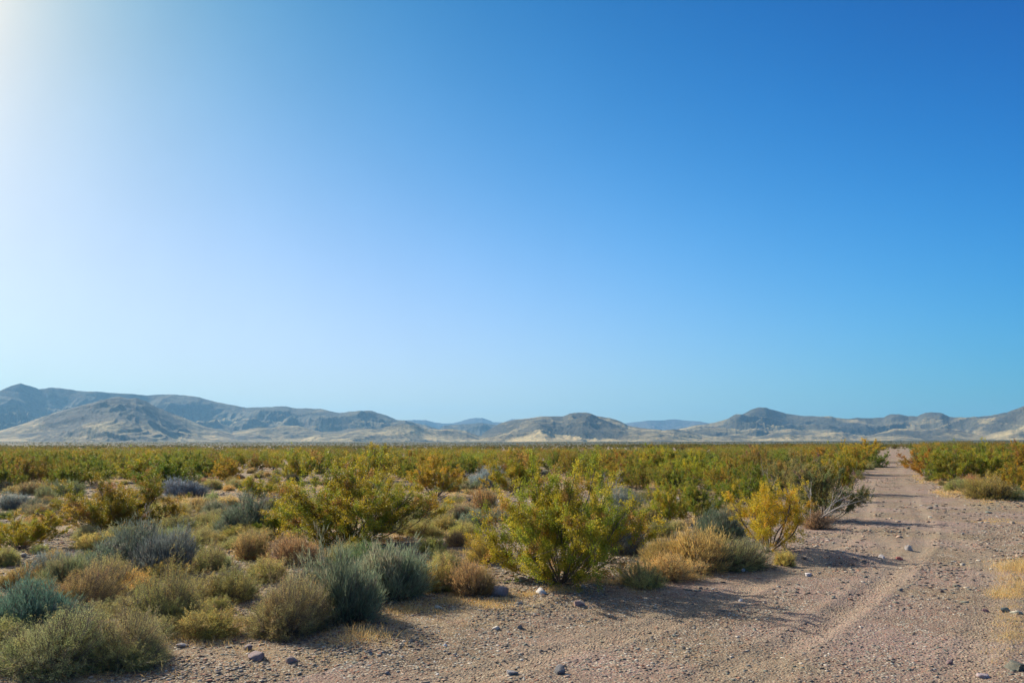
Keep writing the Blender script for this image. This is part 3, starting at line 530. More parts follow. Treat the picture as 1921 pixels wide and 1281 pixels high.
# ------------------------------------------------------------------ the shrubs one can tell apart: kind, foot x, foot y, width, height (photo pixels), tint, label
K_, BRN, DK, YL, RS, PL, BL, GN = (1, 1, 1), (1.15, .85, .75), (.72, .75, .72), (1.35, 1.2, .75), (1.35, .85, .6), (1.25, 1.2, 1.2), (.85, 1.0, 1.25), (.85, 1.12, .85)
HAND = [
 ('hero', 1050, 1100, 285, 228, (1.05, 1.01, 1.0), 'large green and rust creosote bush at the road edge, crown wide over bare branching stems'),
 ('hero', 650, 1026, 285, 166, (.95, .88, .9), 'large olive green creosote bush in the middle of the left clearing, dark stems showing below', 0),
 ('hero', 222, 1003, 205, 112, (.84, .70, .9), 'big rusty olive creosote bush on the left behind the grey green thicket', 0),
 ('creosote', 35, 1032, 125, 72, (1.05, .95, .9), 'olive creosote bush cut by the left edge of the picture beside bare stony ground', 4),
 ('tree', 1438, 1036, 145, 128, (1.06, 1.02, .85), 'bright yellow creosote bush with one leaning bare trunk beside the road'),
 ('creosote', 1250, 985, 75, 82, (1.05, 1, .9), 'narrow olive creosote bush left of the grey topped one, beyond the tan shrubs', 1),
 ('creosote', 1310, 978, 95, 76, (.7, .8, 1.0), 'olive creosote bush mixed with grey twigs beyond the tan shrubs', 3),
 ('creosote', 818, 934, 100, 74, (1.1, .85, .85), 'dark golden creosote bush standing alone behind the small khaki domes', 0),
 ('creosote', 968, 925, 110, 82, (1.0, .92, .9), 'olive creosote bush showing behind the top of the large roadside creosote', 4),
 ('creosote', 1120, 918, 62, 48, (.8, .9, .9), 'small dark olive creosote bush left of the bare twigs past the yellow grass patch', 2),
 ('creosote', 1182, 915, 54, 44, (.75, .8, .9), 'small dull creosote bush right of the bare twigs past the yellow grass patch', 1),
 ('creosote', 1230, 898, 95, 62, (1, 1, .9), 'leafy olive creosote bush behind the yellow grass patch, leftmost of the dense front row', 3),
 ('creosote', 1296, 916, 105, 70, (1, 1.05, .9), 'leafy green olive creosote bush in the dense front row above the grey shrub', 0),
 ('creosote', 1352, 925, 80, 62, (.9, 1, .9), 'olive creosote bush in the dense front row left of the small dark one', 1),
 ('creosote', 1390, 945, 70, 50, (.75, .7, .8), 'small dark creosote bush right behind the bright yellow one, on its left', 2),
 ('creosote', 1425, 905, 100, 66, (.98, .78, 2.0), 'brownish creosote bush behind the bright yellow creosote', 4),
 ('creosote', 1484, 935, 95, 88, (.8, .74, 2.5), 'thin greyish creosote bush between the bright yellow creosote and the bleached branches', 0),
 ('creosote', 1545, 975, 125, 112, (.66, .68, 2.5), 'dull grey green creosote bush under the bleached branches at the left road bank', 3),
 ('creosote', 1572, 925, 90, 82, (1, .9, .9), 'olive brown creosote bush on the left road bank beyond the bleached branches', 1),
 ('creosote', 1595, 890, 80, 58, (1.05, .88, .9), 'olive creosote bush on the left road bank where shadows reach the track', 2),
 ('creosote', 1640, 876, 52, 34, (.5, .7, .75), 'dark green creosote bush beside the narrowing road, left of the track', 4),
 ('creosote', 1618, 868, 70, 44, (1.35, 1.1, .9), 'tall yellow topped creosote bush rising over the skyline left of the road end', 0),
 ('creosote', 1738, 893, 92, 50, (1.1, .68, .9), 'reddish brown creosote bush nearest to the road on its right side', 3),
 ('creosote', 1792, 908, 96, 70, (.8, .85, .9), 'dark olive creosote bush on the right side behind the small khaki dome', 1),
 ('creosote', 1856, 908, 105, 76, (.85, .9, .9), 'dark green creosote bush behind the dense yellow brown shrub on the right', 2),
 ('creosote', 1915, 900, 90, 70, (1, .8, .9), 'brownish creosote bush at the right edge of the picture', 4),
 ('creosote', 318, 928, 112, 72, (.55, .72, .8), 'dark green creosote bush behind the round blue grey shrub on the left', 3),
 ('creosote', 262, 905, 90, 58, (.95, .95, .9), 'olive creosote bush behind the big rusty one on the left', 1),
 ('creosote', 386, 896, 52, 44, (.6, .68, .8), 'dark creosote bush at the left edge of the far clearing', 0),
 ('creosote', 425, 903, 60, 44, (1.1, .85, .9), 'golden brown creosote bush in front of the far clearing', 2),
 ('creosote', 502, 938, 96, 46, (1, 1, .9), 'low spreading olive creosote bush left of the large olive one', 4),
 ('creosote', 560, 905, 85, 62, (.95, .95, .9), 'olive creosote bush rising behind the left flank of the large olive one', 1),
 ('creosote', 590, 985, 80, 55, (1.1, 1, .9), 'yellow olive creosote bush low at the left foot of the large olive one', 2),
 ('creosote', 690, 905, 110, 70, (1, .92, .9), 'golden olive creosote bush directly behind the large olive one', 0),
 ('creosote', 520, 1005, 70, 48, (.9, 1, .8), 'low green creosote bush behind the rusty domes', 3),
 # left front thicket
 ('wide', 92, 1262, 200, 108, (.95, 1.05, .92), 'largest khaki green bush in the lower left corner, in front of the teal shrub', 0),
 ('wide', 232, 1252, 165, 92, (1.02, 1.0, .85), 'broad khaki bush overlapping the right side of the largest one in the lower left corner', 1),
 ('bursage', 275, 1205, 80, 40, (.9, .95, .8), 'low olive bush between the broad khaki bush and the rounded one', 2),
 ('broom', 60, 1188, 175, 92, (.55, .85, .95), 'dark teal green broom shrub at the left edge behind the largest khaki bush'),
 ('wide', 152, 1145, 130, 78, (1.1, .88, .7), 'rust topped khaki bush behind the largest one in the lower left'),
 ('wide', 312, 1178, 138, 102, (.95, .95, .68), 'rounded olive khaki bush casting a dark shadow beside the stony patch on the lower left', 1),
 ('bursage', 362, 1135, 90, 55, (.95, .85, .62), 'rust tipped olive bush just behind the rounded olive khaki one'),
 ('bursage', 404, 1150, 54, 30, (.95, .95, .68), 'small khaki tuft bush right of the rounded olive khaki one'),
 ('broom', 245, 1075, 130, 92, (.8, .85, 1.0), 'grey green broom thicket left half below the big rusty creosote', 0),
 ('grey', 305, 1080, 105, 88, (.72, .78, .85), 'grey green shrub beside the broom thicket below the big rusty creosote', 1),
 ('broom', 185, 1085, 105, 62, (.75, .85, .9), 'low grey green broom shrub at the left end of the thicket', 2),
 ('grey', 110, 1090, 100, 55, (.75, .85, .9), 'low dull grey shrub on the left in front of bare stony ground', 0),
 ('bursage', 208, 1108, 84, 62, (.85, .88, .75), 'olive bush with pale flower heads in front of the grey thicket', 2),
 ('bursage', 305, 1090, 76, 38, (1.1, .95, .5), 'small yellow green dome bush in front of the grey shrub thicket', 3),
 ('bursage', 385, 1072, 82, 52, (.85, .82, .62), 'khaki dome bush right of the grey thicket with a brown shaded side'),
 ('bursage', 438, 1128, 88, 72, (.72, .72, .55), 'dark olive brown bush standing alone left of the tall khaki brown shrub'),
 ('bursage', 500, 1092, 75, 42, (1.1, 1.0, .68), 'khaki bush just behind the dark olive brown one', 1),
 ('bursage', 12, 1062, 48, 34, (.95, .95, .7), 'small khaki bush at the left edge beneath the cut creosote'),
 ('bursage', 32, 1105, 72, 46, (1.0, .78, .55), 'rusty khaki bush at the left edge between grey and teal shrubs', 3),
 ('bursage', 348, 1038, 56, 38, (1.0, 1.0, .72), 'khaki dome bush above the right end of the grey thicket', 0),
 ('bursage', 332, 1008, 70, 38, (1.0, 1.0, .72), 'pale khaki bush near the pale stones in the left clearing', 1),
 ('bursage', 412, 1020, 42, 22, (1.0, .95, .62), 'tiny flat topped khaki dome in the left clearing', 2),
 ('bursage', 412, 998, 52, 36, (.95, .95, .72), 'khaki dome bush against the left foot of the dark round broom', 3),
 ('broom', 455, 1002, 100, 76, (.62, .72, .75), 'dark round green broom shrub in the left clearing'),
 ('bursage', 470, 1048, 58, 50, (1.1, .86, .70), 'rusty topped goblet shaped bush left of the rusty dome', 1),
 ('dry', 556, 1062, 86, 56, (.85, .72, .70), 'rusty brown dome shrub at the foot of the large olive creosote', 0),
 ('broom', 690, 1065, 120, 42, (.85, 1.1, .7), 'low bright green broom shrub behind the big teal one'),
 ('bursage', 640, 1058, 66, 40, (.95, 1, .8), 'small khaki bush behind the left end of the big teal broom', 2),
 ('broom', 640, 1170, 165, 132, (1.0, 1.05, 1.0), 'big teal green broom shrub shading the gravel, front half of the pair', 0),
 ('broom', 725, 1128, 150, 98, (1.2, 1.25, 1.2), 'pale teal green broom shrub, rear half of the pair beside the road edge', 1),
 ('wide', 535, 1192, 140, 112, (1.0, .92, .78), 'tall khaki brown bush left of the big teal broom', 3),
 ('bursage', 822, 1112, 70, 54, (1.15, 1.0, .62), 'khaki bush right of the pale teal broom at the gravel edge', 0),
 ('dry', 888, 1116, 92, 66, (.85, .74, .66), 'rust brown bushy shrub beside the dark boulder', 1),
 ('bursage', 834, 1064, 54, 28, (1.1, 1.1, .8), 'low khaki bush above the rust brown shrub', 1),
 ('bursage', 912, 1055, 58, 46, (1.3, 1.15, .5), 'yellow khaki bush against the left side of the large roadside creosote', 2),
 ('bursage', 832, 995, 42, 38, (1.05, .95, .6), 'yellow topped dome bush in the middle clearing', 3),
 ('bursage', 872, 1013, 66, 32, (1.1, 1.05, .65), 'wide flat khaki bush in the middle clearing, front one', 0),
 ('bursage', 814, 1008, 38, 18, (1.2, 1.1, .75), 'tiny pale khaki tuft bush left of the wide flat one', 1),
 ('bursage', 806, 954, 38, 26, (1, 1, .78), 'small round khaki dome in front of the dark golden creosote', 2),
 ('bursage', 848, 948, 36, 24, (1, 1, .7), 'small khaki dome right of the foot of the dark golden creosote', 3),
 ('bursage', 786, 984, 50, 32, (.85, .88, .68), 'olive bush right of the foot of the large olive creosote', 0),
 ('bursage', 864, 918, 34, 22, (1, 1, .8), 'small khaki dome right behind the dark golden creosote', 1),
 ('grey', 910, 915, 60, 40, (1.15, 1.3, 1.5), 'pale blue grey shrub in the middle clearing', 0),
 ('bursage', 912, 962, 56, 46, (1.1, .85, .72), 'tan brown dome bush left of the large roadside creosote'),
 ('broom', 890, 990, 50, 34, (1.0, 1.15, 1.2), 'pale green grey broom shrub left of the large roadside creosote', 2),
 ('grey', 344, 932, 76, 34, (.95, 1.05, 1.35), 'round blue grey shrub on the left with dry grass before it', 1),
 ('bursage', 366, 955, 34, 22, (1.1, .9, .65), 'small rusty khaki dome among the dry grass on the left', 2),
 ('bursage', 396, 945, 32, 24, (.85, 1.05, .8), 'small green dome bush right of the dry grass on the left', 3),
 ('bursage', 396, 918, 44, 20, (1, .95, .62), 'small khaki dome bush in the far left clearing', 0),
 ('bursage', 440, 916, 34, 18, (1, 1, .85), 'small pale dome bush in the far left clearing, right of the khaki one', 1),
 ('bursage', 428, 900, 26, 14, (.8, .95, 1.0), 'tiny grey green dome at the back of the far left clearing', 2),
 ('bursage', 540, 930, 40, 26, (1.05, .9, .8), 'tan dome bush behind the low spreading creosote', 3),
 ('bursage', 128, 930, 56, 30, (.62, .75, .66), 'dark green dome bush on the left above the big rusty creosote', 1),
 ('bursage', 52, 928, 46, 26, (.95, .85, .82), 'brown grey dome bush in the row at the left, middle one', 2),
 ('bursage', 84, 940, 36, 36, (.72, .82, .82), 'upright grey green bush in the row at the left, nearest one', 3),
 ('bursage', 8, 922, 30, 20, (.85, .75, .82), 'brown grey dome bush cut by the left edge of the picture', 0),
 ('grey', 32, 955, 64, 32, (1.0, 1.1, 1.15), 'low pale grey shrub on the left near the edge'),
 ('bursage', 74, 968, 46, 24, (.95, .85, .85), 'brown grey dome bush left of the big rusty creosote', 1),
 ('bursage', 24, 925, 40, 16, (1, .95, .75), 'flat khaki bush between the domes at the left edge', 2),
 # right of the large roadside creosote
 ('grey', 1172, 970, 76, 52, (.95, 1.05, 1.05), 'grey green shrub right of the top of the large roadside creosote', 1),
 ('grey', 1174, 1042, 66, 78, (.75, .82, .9), 'dark grey twiggy shrub against the right side of the large roadside creosote', 0),
 ('bursage', 1212, 982, 50, 40, (1.1, 1.05, .95), 'pale khaki bush between the grey shrub and the narrow olive creosote', 2),
 ('bursage', 1209, 1098, 74, 52, (1.15, 1.1, .85), 'pale grey khaki dome bush at the road edge right of the large creosote', 3),
 ('dry', 1246, 1084, 100, 46, (1.3, 1.2, .95), 'straw coloured shrub behind the pale grey khaki dome', 2),
 ('dry', 1236, 1060, 70, 48, (.82, .82, .6), 'olive tan shrub left behind the tall tan one', 0),
 ('dry', 1306, 1068, 118, 86, (1.1, 1.05, .75), 'tall orange tan shrub at the road edge', 1),
 ('wide', 1380, 1062, 125, 56, (.95, 1.05, .95), 'wide grey green bush in front of the bright yellow creosote', 0),
 ('bursage', 1472, 1056, 38, 28, (1.4, 1.25, .75), 'small straw yellow dome bush under the trunk of the bright yellow creosote', 1),
 ('dry', 1530, 990, 46, 34, (.85, .72, .8), 'small pinkish brown dome shrub beside the road bank', 2),
 ('broom', 1345, 1015, 90, 58, (.62, .72, .72), 'dark green broom shrub behind the wide grey green bush', 1),
 ('bursage', 1266, 993, 28, 20, (1.1, 1.1, .85), 'tiny pale dome bush at the foot of the narrow olive creosote', 2),
 ('dry', 1856, 937, 80, 46, (.78, .78, .42), 'dense yellow brown shrub on the right verge', 1),
 ('bursage', 1795, 922, 50, 24, (.85, .95, .68), 'small khaki dome bush left of the dense yellow brown shrub', 2),
 ('dry', 1822, 916, 36, 26, (1, .7, .7), 'thin pinkish dry shrub between the khaki dome and the yellow brown shrub', 0),
 ('bursage', 1902, 936, 48, 24, (.68, .85, .72), 'small green dome bush on the right verge by the picture edge', 3),
 ('bursage', 1912, 888, 44, 22, (1.1, 1, .7), 'pale khaki dome bush at the right edge behind the verge', 0),
 ('bursage', 1608, 880, 24, 12, (1.15, 1.15, .95), 'pale khaki dome bush by the far road, leftmost of the little cluster', 1),
 ('bursage', 1628, 880, 28, 14, (1.1, 1.15, .95), 'pale khaki dome bush by the far road, middle of the little cluster', 2),
 ('bursage', 1642, 876, 26, 14, (1.05, 1.15, .9), 'pale green khaki dome bush by the far road, rightmost of the little cluster', 3),
 ('bursage', 1622, 868, 24, 10, (1.1, 1.1, 1), 'pale dome bush behind the little cluster by the far road', 0),
]
for h_ in HAND:
    k_, px_, py_, w_, hh_, tint_, lab_ = h_[:7]
    plant_px(k_, px_, py_, w_, hh_, lab_, color=tint_, var=(h_[7] if len(h_) > 7 else None))

# bleached dead shrubs: forking bare branches
def dead(seed, n, spread, per=5, lo=.15, hi=.45, tilt=(15, 70)):
    g = np.random.default_rng(seed); az = g.random(n) * 6.28; th = np.radians(tilt[0] + (tilt[1] - tilt[0]) * g.random(n)); K = 8; s = np.linspace(0, 1, K)
    t2 = th[:, None] * (.7 + .6 * s[None]); st = np.stack([np.sin(t2) * np.cos(az)[:, None], np.sin(t2) * np.sin(az)[:, None], np.cos(t2)], -1) + .14 * g.normal(size=(n, K, 3))
    P = np.concatenate([np.zeros((n, 1, 3)), np.cumsum(st[:, 1:] / (K - 1), 1)], 1) * (.7 + .4 * g.random(n))[:, None, None]; P[:, 0, 2] = -.03
    B, _ = grow(P, per, .25, 1, lo, hi, spread, .2, g, 5); T2, _ = grow(B, 4, .2, 1, .08, .2, .7, .1, g)
    a, af = tubes(P, np.linspace(.016, .005, K)[None].repeat(n, 0), 5); b, bf = tubes(B, np.linspace(.006, .002, 5)[None].repeat(len(B), 0)); c, cf = tubes(T2, np.linspace(.0025, .001, 4)[None].repeat(len(T2), 0))
    return make_mesh('dead_shrub', np.concatenate([a, b, c]), np.concatenate([af, bf + len(a), cf + len(a) + len(b)]), 4, M_dead, smooth=True)
DEADM = [dead(1, 7, .5), dead(2, 10, .6, 6, .1, .3, (5, 60)), dead(3, 5, .45, 6)]
for px_, py_, w_, hh_, v_, lab_ in [
    (1530, 990, 120, 92, 0, 'bleached dead shrub with long arching pale branches at the left road bank'),
    (1450, 935, 60, 66, 2, 'thin bleached dead shrub behind the bright yellow creosote'),
    (1150, 925, 50, 44, 1, 'pale dead twigs between two small dark creosotes past the yellow grass'),
    (1165, 1035, 60, 80, 1, 'bleached twigs standing in the dark grey shrub beside the large creosote'),
    (760, 1060, 46, 26, 1, 'pale dead twigs beside the low bright green broom'),
    (1040, 1060, 90, 120, 2, 'bleached dead branches inside the large roadside creosote')]:
    x_, y_ = at(px_, py_); x_, y_ = float(x_), float(y_) + .25; s_ = y_ * math.cos(PITCH) / F
    o_ = obj('dead_shrub', DEADM[v_], label=lab_, category='dead shrub', group='bleached dead shrubs')
    o_.location = (x_, y_, float(ground_z(np.array([x_]), np.array([y_]))[0])); o_.scale = (w_ * s_ / 1.3, w_ * s_ / 1.3, hh_ * s_ / 1.0); o_.rotation_euler = (0, 0, v_ * 1.7)

# ------------------------------------------------------------------ the rest of the scrub
g = np.random.default_rng(77)
def PATCH(X, Y): return float(np.clip(.5 + 1.3 * fbm(np.array([X / 30.]), np.array([Y / 45.]), 3)[0], 0, 1))
class Grid:
    def __init__(s, c): s.c = c; s.d = {}
    def add(s, x, y, r): s.d.setdefault((int(x // s.c), int(y // s.c)), []).append((x, y, r))
    def free(s, x, y, r):
        i, j = int(x // s.c), int(y // s.c)
        for a in (i - 1, i, i + 1):
            for b in (j - 1, j, j + 1):
                for (X, Y, Q) in s.d.get((a, b), ()):
                    if (X - x) ** 2 + (Y - y) ** 2 < (r + Q) ** 2: return False
        return True
G = Grid(4.0)
for p_ in placed: G.add(*p_)
def wedge(n, r0, r1, amax=38):
    r = np.sqrt(r0 ** 2 + (r1 ** 2 - r0 ** 2) * g.random(n)); a = np.radians(amax) * (2 * g.random(n) - 1); return r * np.sin(a), r * np.cos(a), r
# how far the clearings reach, by photo column
DM = lambda px: np.interp(px, [-400, 0, 280, 330, 460, 600, 640, 760, 900, 1100, 1200, 1340, 1500, 1600, 1720, 1790, 1921, 2300], [30, 45, 48, 60, 72, 70, 55, 50, 58, 48, 38, 30, 27, 45, 60, 44, 40, 30])
x, y, r = wedge(2600, 22, 135); o_ = np.argsort(r); x, y, r = x[o_], y[o_], r[o_]
dm = DM(px_of(x, y)); rdp = road_depth(x, y)
n_c = 0; lod = []                                                     # creosote further off goes to the scrub
for X, Y, Q, D, W_ in zip(x, y, r, dm, rdp):
    if W_ > -.7: continue
    if Q < D * (.93 + .14 * g.random()) or fbm(np.array([X / 9.]), np.array([Y / 12.]), 2)[0] < -.20: continue
    h = (.95 + .85 * g.random() ** .8) ; wd = h * (1.1 + .5 * g.random())
    if not G.free(X, Y, wd * .36): continue
    G.add(X, Y, wd * .36)
    px = px_of(X, Y); q = g.random()
    pt = .52 + .40 * PATCH(X, Y); c = (pt * (1.0 + .15 * g.normal()), pt * (.95 + .08 * g.normal()), .9); c = (1.08, .8, .9) if q < .11 else (.6, .72, .8) if q < .30 else c
    c = tuple(float(np.clip(v, .45, 1.5)) for v in c)
    if n_c < 262 and (Q < 75 or g.random() < .6) and abs(px - 960) < 1000:
        side = 'right of the dirt road' if px > 1700 else 'left of the dirt road' if px > 960 else 'in the left half'
        dd = 'in the nearer scrub' if Q < 62 else 'in the farther scrub'
        plant('creosote', float(X), float(Y), wd, h, 'olive creosote bush %s %s' % (dd, side), parts=Q < 62, color=c, group='creosote bushes %s %s' % (dd, side)); n_c += 1
    else: lod.append((X, Y, wd, h, c))
# small shrubs between them
x, y, r = wedge(5200, 9, 95); o_ = np.argsort(r); x, y, r = x[o_], y[o_], r[o_]; dm = DM(px_of(x, y)); rdp = road_depth(x, y); n_b = {'bursage': 0, 'grey': 0, 'dry': 0, 'broom': 0}
for X, Y, Q, D, W_ in zip(x, y, r, dm, rdp):
    px = px_of(X, Y)
    if W_ > -.35 or (px > 1480 and Q < 30) or (px > 1680 and Q < 42) or abs(px - 960) > 1040: continue
    if Q < 16 and px > 420: continue
    h = .22 + .22 * g.random(); wd = h * (1.5 + .9 * g.random())
    if Q < 20: wd *= .8; h *= .8
    if fbm(np.array([X / 5.]), np.array([Y / 5.]), 2)[0] < -.28 and Q < 60: continue
    if Q > D + 8 and g.random() < .4: continue
    if not G.free(X, Y, wd * (.55 if Q > 24 else .1)): continue
    q = g.random(); kind = 'bursage' if q < .74 else 'grey' if q < .84 else 'dry' if q < .94 else 'broom'
    if kind in ('broom',): wd *= 1.4; h *= 1.5
    if kind == 'bursage' and n_b['bursage'] > 215 or n_b[kind] > 120: continue
    G.add(X, Y, wd * .5); n_b[kind] += 1
    v = .95 + .18 * g.normal(); c = (v * (1.05 + .12 * g.normal()), v, v * (.78 + .15 * g.normal())); c = tuple(float(np.clip(t_, .45, 1.5)) for t_ in c)
    side = 'right of the dirt road' if px > 1700 else 'left of the dirt road' if px > 960 else 'in the left half'
    dd = 'in the near ground' if Q < 25 else 'in the middle ground' if Q < 48 else 'far off among the creosote'
    nm_ = {'bursage': 'small khaki dome shaped bush', 'grey': 'small grey dome shrub', 'dry': 'small dry brown shrub', 'broom': 'small green broom shrub'}[kind]
    plant(kind, float(X), float(Y), wd, h, '%s %s %s' % (nm_, dd, side), parts=Q < 45, color=c, group='%ss %s %s' % (nm_, dd, side))

# distant scrub: one mass of leafy clumps, coarser with distance
def scrub(items, per, lsz, seed):
    g = np.random.default_rng(seed); X, Y, Wd, H = (np.array([i_[k] for i_ in items]) for k in range(4)); col = np.array([i_[4] for i_ in items])
    Z = zl(X, Y); n = len(X); idx = np.repeat(np.arange(n), per); m_ = len(idx)
    az = g.random(m_) * 6.283; lobes = g.random((n, 6)) * 6.283
    u = g.random(m_) ** .75; th = g.random(m_)
    lb = g.integers(0, 6, m_); az = lobes[idx, lb] + .38 * g.normal(size=m_); lh = (.62 + .38 * np.sin(lobes[idx, lb] * 7.1)) ; t = .18 + .82 * g.random(m_) ** .8
    rad_ = (.12 + .88 * t) * .5 * (.55 + .45 * np.cos(lobes[idx, lb] * 3.3) ** 2) + .05 * g.normal(size=m_)
    z = t * (.72 + .28 * lh) + .04 * g.normal(size=m_)
    p = np.stack([X[idx] + Wd[idx] * rad_ * np.cos(az), Y[idx] + Wd[idx] * rad_ * np.sin(az), Z[idx] + H[idx] * np.clip(z, .02, 1.15)], -1)
    d = unit(g.normal(size=(m_, 3)) + np.array([0, 0, .4])); sz = lsz[idx]
    Vv, Ff = leaves(p - d * sz[:, None] * .5, d, sz, sz * .7, g)
    bc = pick((OLIVE, GREEN, GOLD, RUST), (4, 3, 2, .8), n * 6, g, .12).reshape(n, 6, 3)[idx, lb]
    return Vv, Ff, np.repeat(bc * col[idx] * (1 + .2 * g.normal(size=(m_, 1))).clip(.5, 1.6), 4, 0)
def field(n, r0, r1, hmin=1.1, amax=38):
    x, y, r = wedge(n, r0, r1, amax); px = px_of(x, y); k = (road_depth(x, y) < -.6) if r1 < 500 else np.ones(n, bool); k &= r > DM(px)
    x, y, r = x[k], y[k], r[k]; out_ = []
    for X, Y, Q in zip(x, y, r):
        if fbm(np.array([X / 22.]), np.array([Y / 38.]), 3)[0] < -.16 + .15 * g.random(): continue
        if g.random() < .30 and Q < 420:
            h = .25 + .3 * g.random(); v = .55 + .3 * g.random(); out_.append((X, Y, h * 2.6, h, np.array((1.25 * v, 1.35 * v, 8. * v)))); continue
        h = .75 + .95 * g.random() + (.35 if g.random() < .05 else 0); q = g.random()
        c = np.array((.98, .72, .9) if q < .16 else (.42, .52, .7) if q < .36 else (.78, .76, .85)) * (.50 + .58 * PATCH(X, Y)); out_.append((X, Y, h * (1.2 + .5 * g.random()), h, c * (1 - .28 * min(1, Q / 500))))  # farther clumps coloured darker, in place of the self-shadow they lack
    return out_
parts_ = []
def add_scrub(items, per, lsz, seed): parts_.append(scrub(items, per, np.full(len(items), lsz), seed))
add_scrub(lod, 1700, .062, 1)
add_scrub(field(1700, 120, 210), 520, .11, 2)
add_scrub(field(3800, 205, 420), 170, .19, 3)
add_scrub(field(6500, 415, 900), 60, .34, 4)
add_scrub(field(9000, 890, 2300), 26, .6, 5)
off = 0; VV, FF, TT = [], [], []
for a_, b_, c_ in parts_: VV.append(a_); FF.append(b_ + off); TT.append(c_); off += len(a_)
o_ = obj('desert_scrub', make_mesh('desert_scrub', np.concatenate(VV), np.concatenate(FF), 4, M_leaf, tint=np.concatenate(TT)), kind='stuff', label='dense olive creosote scrub covering the distant plain up to the hills')

# dry grass: short straw blades in tufts under and between the shrubs
def tufts():
    T_ = []
    def patch(px, py, wpx, hpx, n, hgt, lean=.5):
        pxx = px + wpx * .5 * g.normal(size=n) * .6; pyy = py + hpx * .5 * g.normal(size=n) * .6; x, y = at(pxx, np.maximum(pyy, 845)); T_.append((x, y, np.full(n, hgt), np.full(n, lean)))
    for a_ in [(680, 1200, 70, 22, 26, .11), (640, 1206, 40, 12, 8, .07), (855, 1128, 110, 14, 60, .05), (930, 1135, 90, 18, 50, .05), (760, 1145, 120, 12, 60, .05), (985, 1115, 70, 12, 26, .05), (1120, 1092, 60, 8, 40, .06),
               (1180, 1092, 70, 14, 50, .07), (1060, 1108, 80, 8, 30, .06), (425, 1175, 110, 26, 70, .06), (380, 1200, 120, 16, 50, .05), (350, 950, 70, 14, 60, .30), (300, 955, 50, 10, 20, .2), (1170, 900, 150, 12, 120, .22),
               (1240, 905, 60, 20, 50, .25), (1110, 905, 60, 12, 40, .2), (1918, 1060, 110, 26, 60, .09), (1915, 1064, 60, 18, 26, .18), (1918, 1092, 110, 34, 46, .07), (1910, 1096, 60, 20, 14, .15), (1885, 1108, 70, 16, 90, .05), (1890, 1150, 60, 60, 60, .04), (1860, 1215, 80, 40, 40, .04), (1720, 900, 60, 16, 40, .10), (1770, 925, 90, 14, 60, .12), (1830, 925, 50, 10, 40, .25),
               (520, 958, 90, 10, 40, .10), (540, 955, 50, 8, 20, .12), (1230, 1075, 90, 16, 60, .10), (1300, 1078, 60, 10, 40, .08), (1480, 1062, 40, 8, 30, .08), (780, 945, 30, 8, 30, .14), (860, 950, 20, 8, 14, .2), (1560, 985, 60, 8, 30, .08), (1900, 1180, 60, 30, 40, .04), (1860, 975, 120, 10, 60, .05), (850, 1035, 90, 12, 60, .05)]: patch(*a_)
    for X, Y, Q in placed:
        if Y < 55 and g.random() < .75:
            n = int(5 + 9 * g.random()); a = 6.28 * g.random(n); T_.append((X + Q * 1.05 * np.cos(a) * (.8 + .4 * g.random(n)), Y + Q * 1.05 * np.sin(a) * (.8 + .4 * g.random(n)), np.full(n, .04 + .06 * g.random()), np.full(n, .8)))
    x, y, r = wedge(17000, 6, 60); k = (road_depth(x, y) < -.3) & (fbm(x / 2.2, y / 2.2, 3) > .10); T_.append((x[k], y[k], .035 + .09 * g.random(k.sum()) ** 2, np.full(k.sum(), .9)))
    return [np.concatenate([t_[i_] for t_ in T_]) for i_ in range(4)]
tx, ty, th_, tl_ = tufts(); k = (road_depth(tx, ty) < .5) | (px_of(tx, ty) > 1850 + 28 * g.normal(size=len(tx))); tx, ty, th_, tl_ = tx[k], ty[k], th_[k], tl_[k]
per = 26; idx = np.repeat(np.arange(len(tx)), per); m_ = len(idx); sp_ = (.5 * th_[idx] + .05)
gx = tx[idx] + sp_ * g.normal(size=m_); gy = ty[idx] + sp_ * g.normal(size=m_); gz = ground_z(gx, gy) - .004
d = unit(np.stack([g.normal(size=m_) * .7, g.normal(size=m_) * .7, 1.1 / (tl_[idx] + .3) * (.3 + g.random(m_))], -1))
wv = np.maximum(.0030, np.hypot(gx, gy) * .00028); ln = th_[idx] * (.5 + g.random(m_))
Vg, Fg = leaves(np.stack([gx, gy, gz], -1), d, ln, wv, g)
tg = np.repeat(pick(((.75, .55, .20), (.68, .45, .16), (.80, .64, .34), (.55, .34, .15)), (4, 3, 2, 1), m_, g, .15), 4, 0)
obj('dry_grass', make_mesh('dry_grass', Vg, Fg, 4, M_twig, tint=tg), kind='stuff', label='short straw yellow dry grass in patches on the stony ground')

# fallen leaves and twig bits gathered under the shrubs
lx, ly = [], []
for X, Y, Q in placed:
    if Y < 34 and abs(px_of(X, Y) - 960) < 1050:
        n = int(90 + 420 * Q); a = 6.28 * g.random(n); q_ = Q * (.2 + 1.15 * g.random(n) ** .7); lx.append(X + q_ * np.cos(a)); ly.append(Y + q_ * np.sin(a))
lx, ly = np.concatenate(lx), np.concatenate(ly); n = len(lx); lz = ground_z(lx, ly) + .003; twg = g.random(n) < .22
d = unit(g.normal(size=(n, 3)) * np.array([1, 1, .18])); ll = np.where(twg, .05 + .10 * g.random(n), .014 + .012 * g.random(n)); lw_ = np.where(twg, .004, .010)
Vl, Fl = leaves(np.stack([lx, ly, lz], -1), d, ll, lw_, g)
obj('leaf_litter', make_mesh('leaf_litter', Vl, Fl, 4, M_twig, tint=np.repeat(pick(((.26, .19, .12), (.16, .12, .08), (.42, .33, .20), (.34, .30, .26)), (4, 3, 2, 1), n, g, .15), 4, 0)), kind='stuff', label='brown fallen leaves and twigs lying under the shrubs')

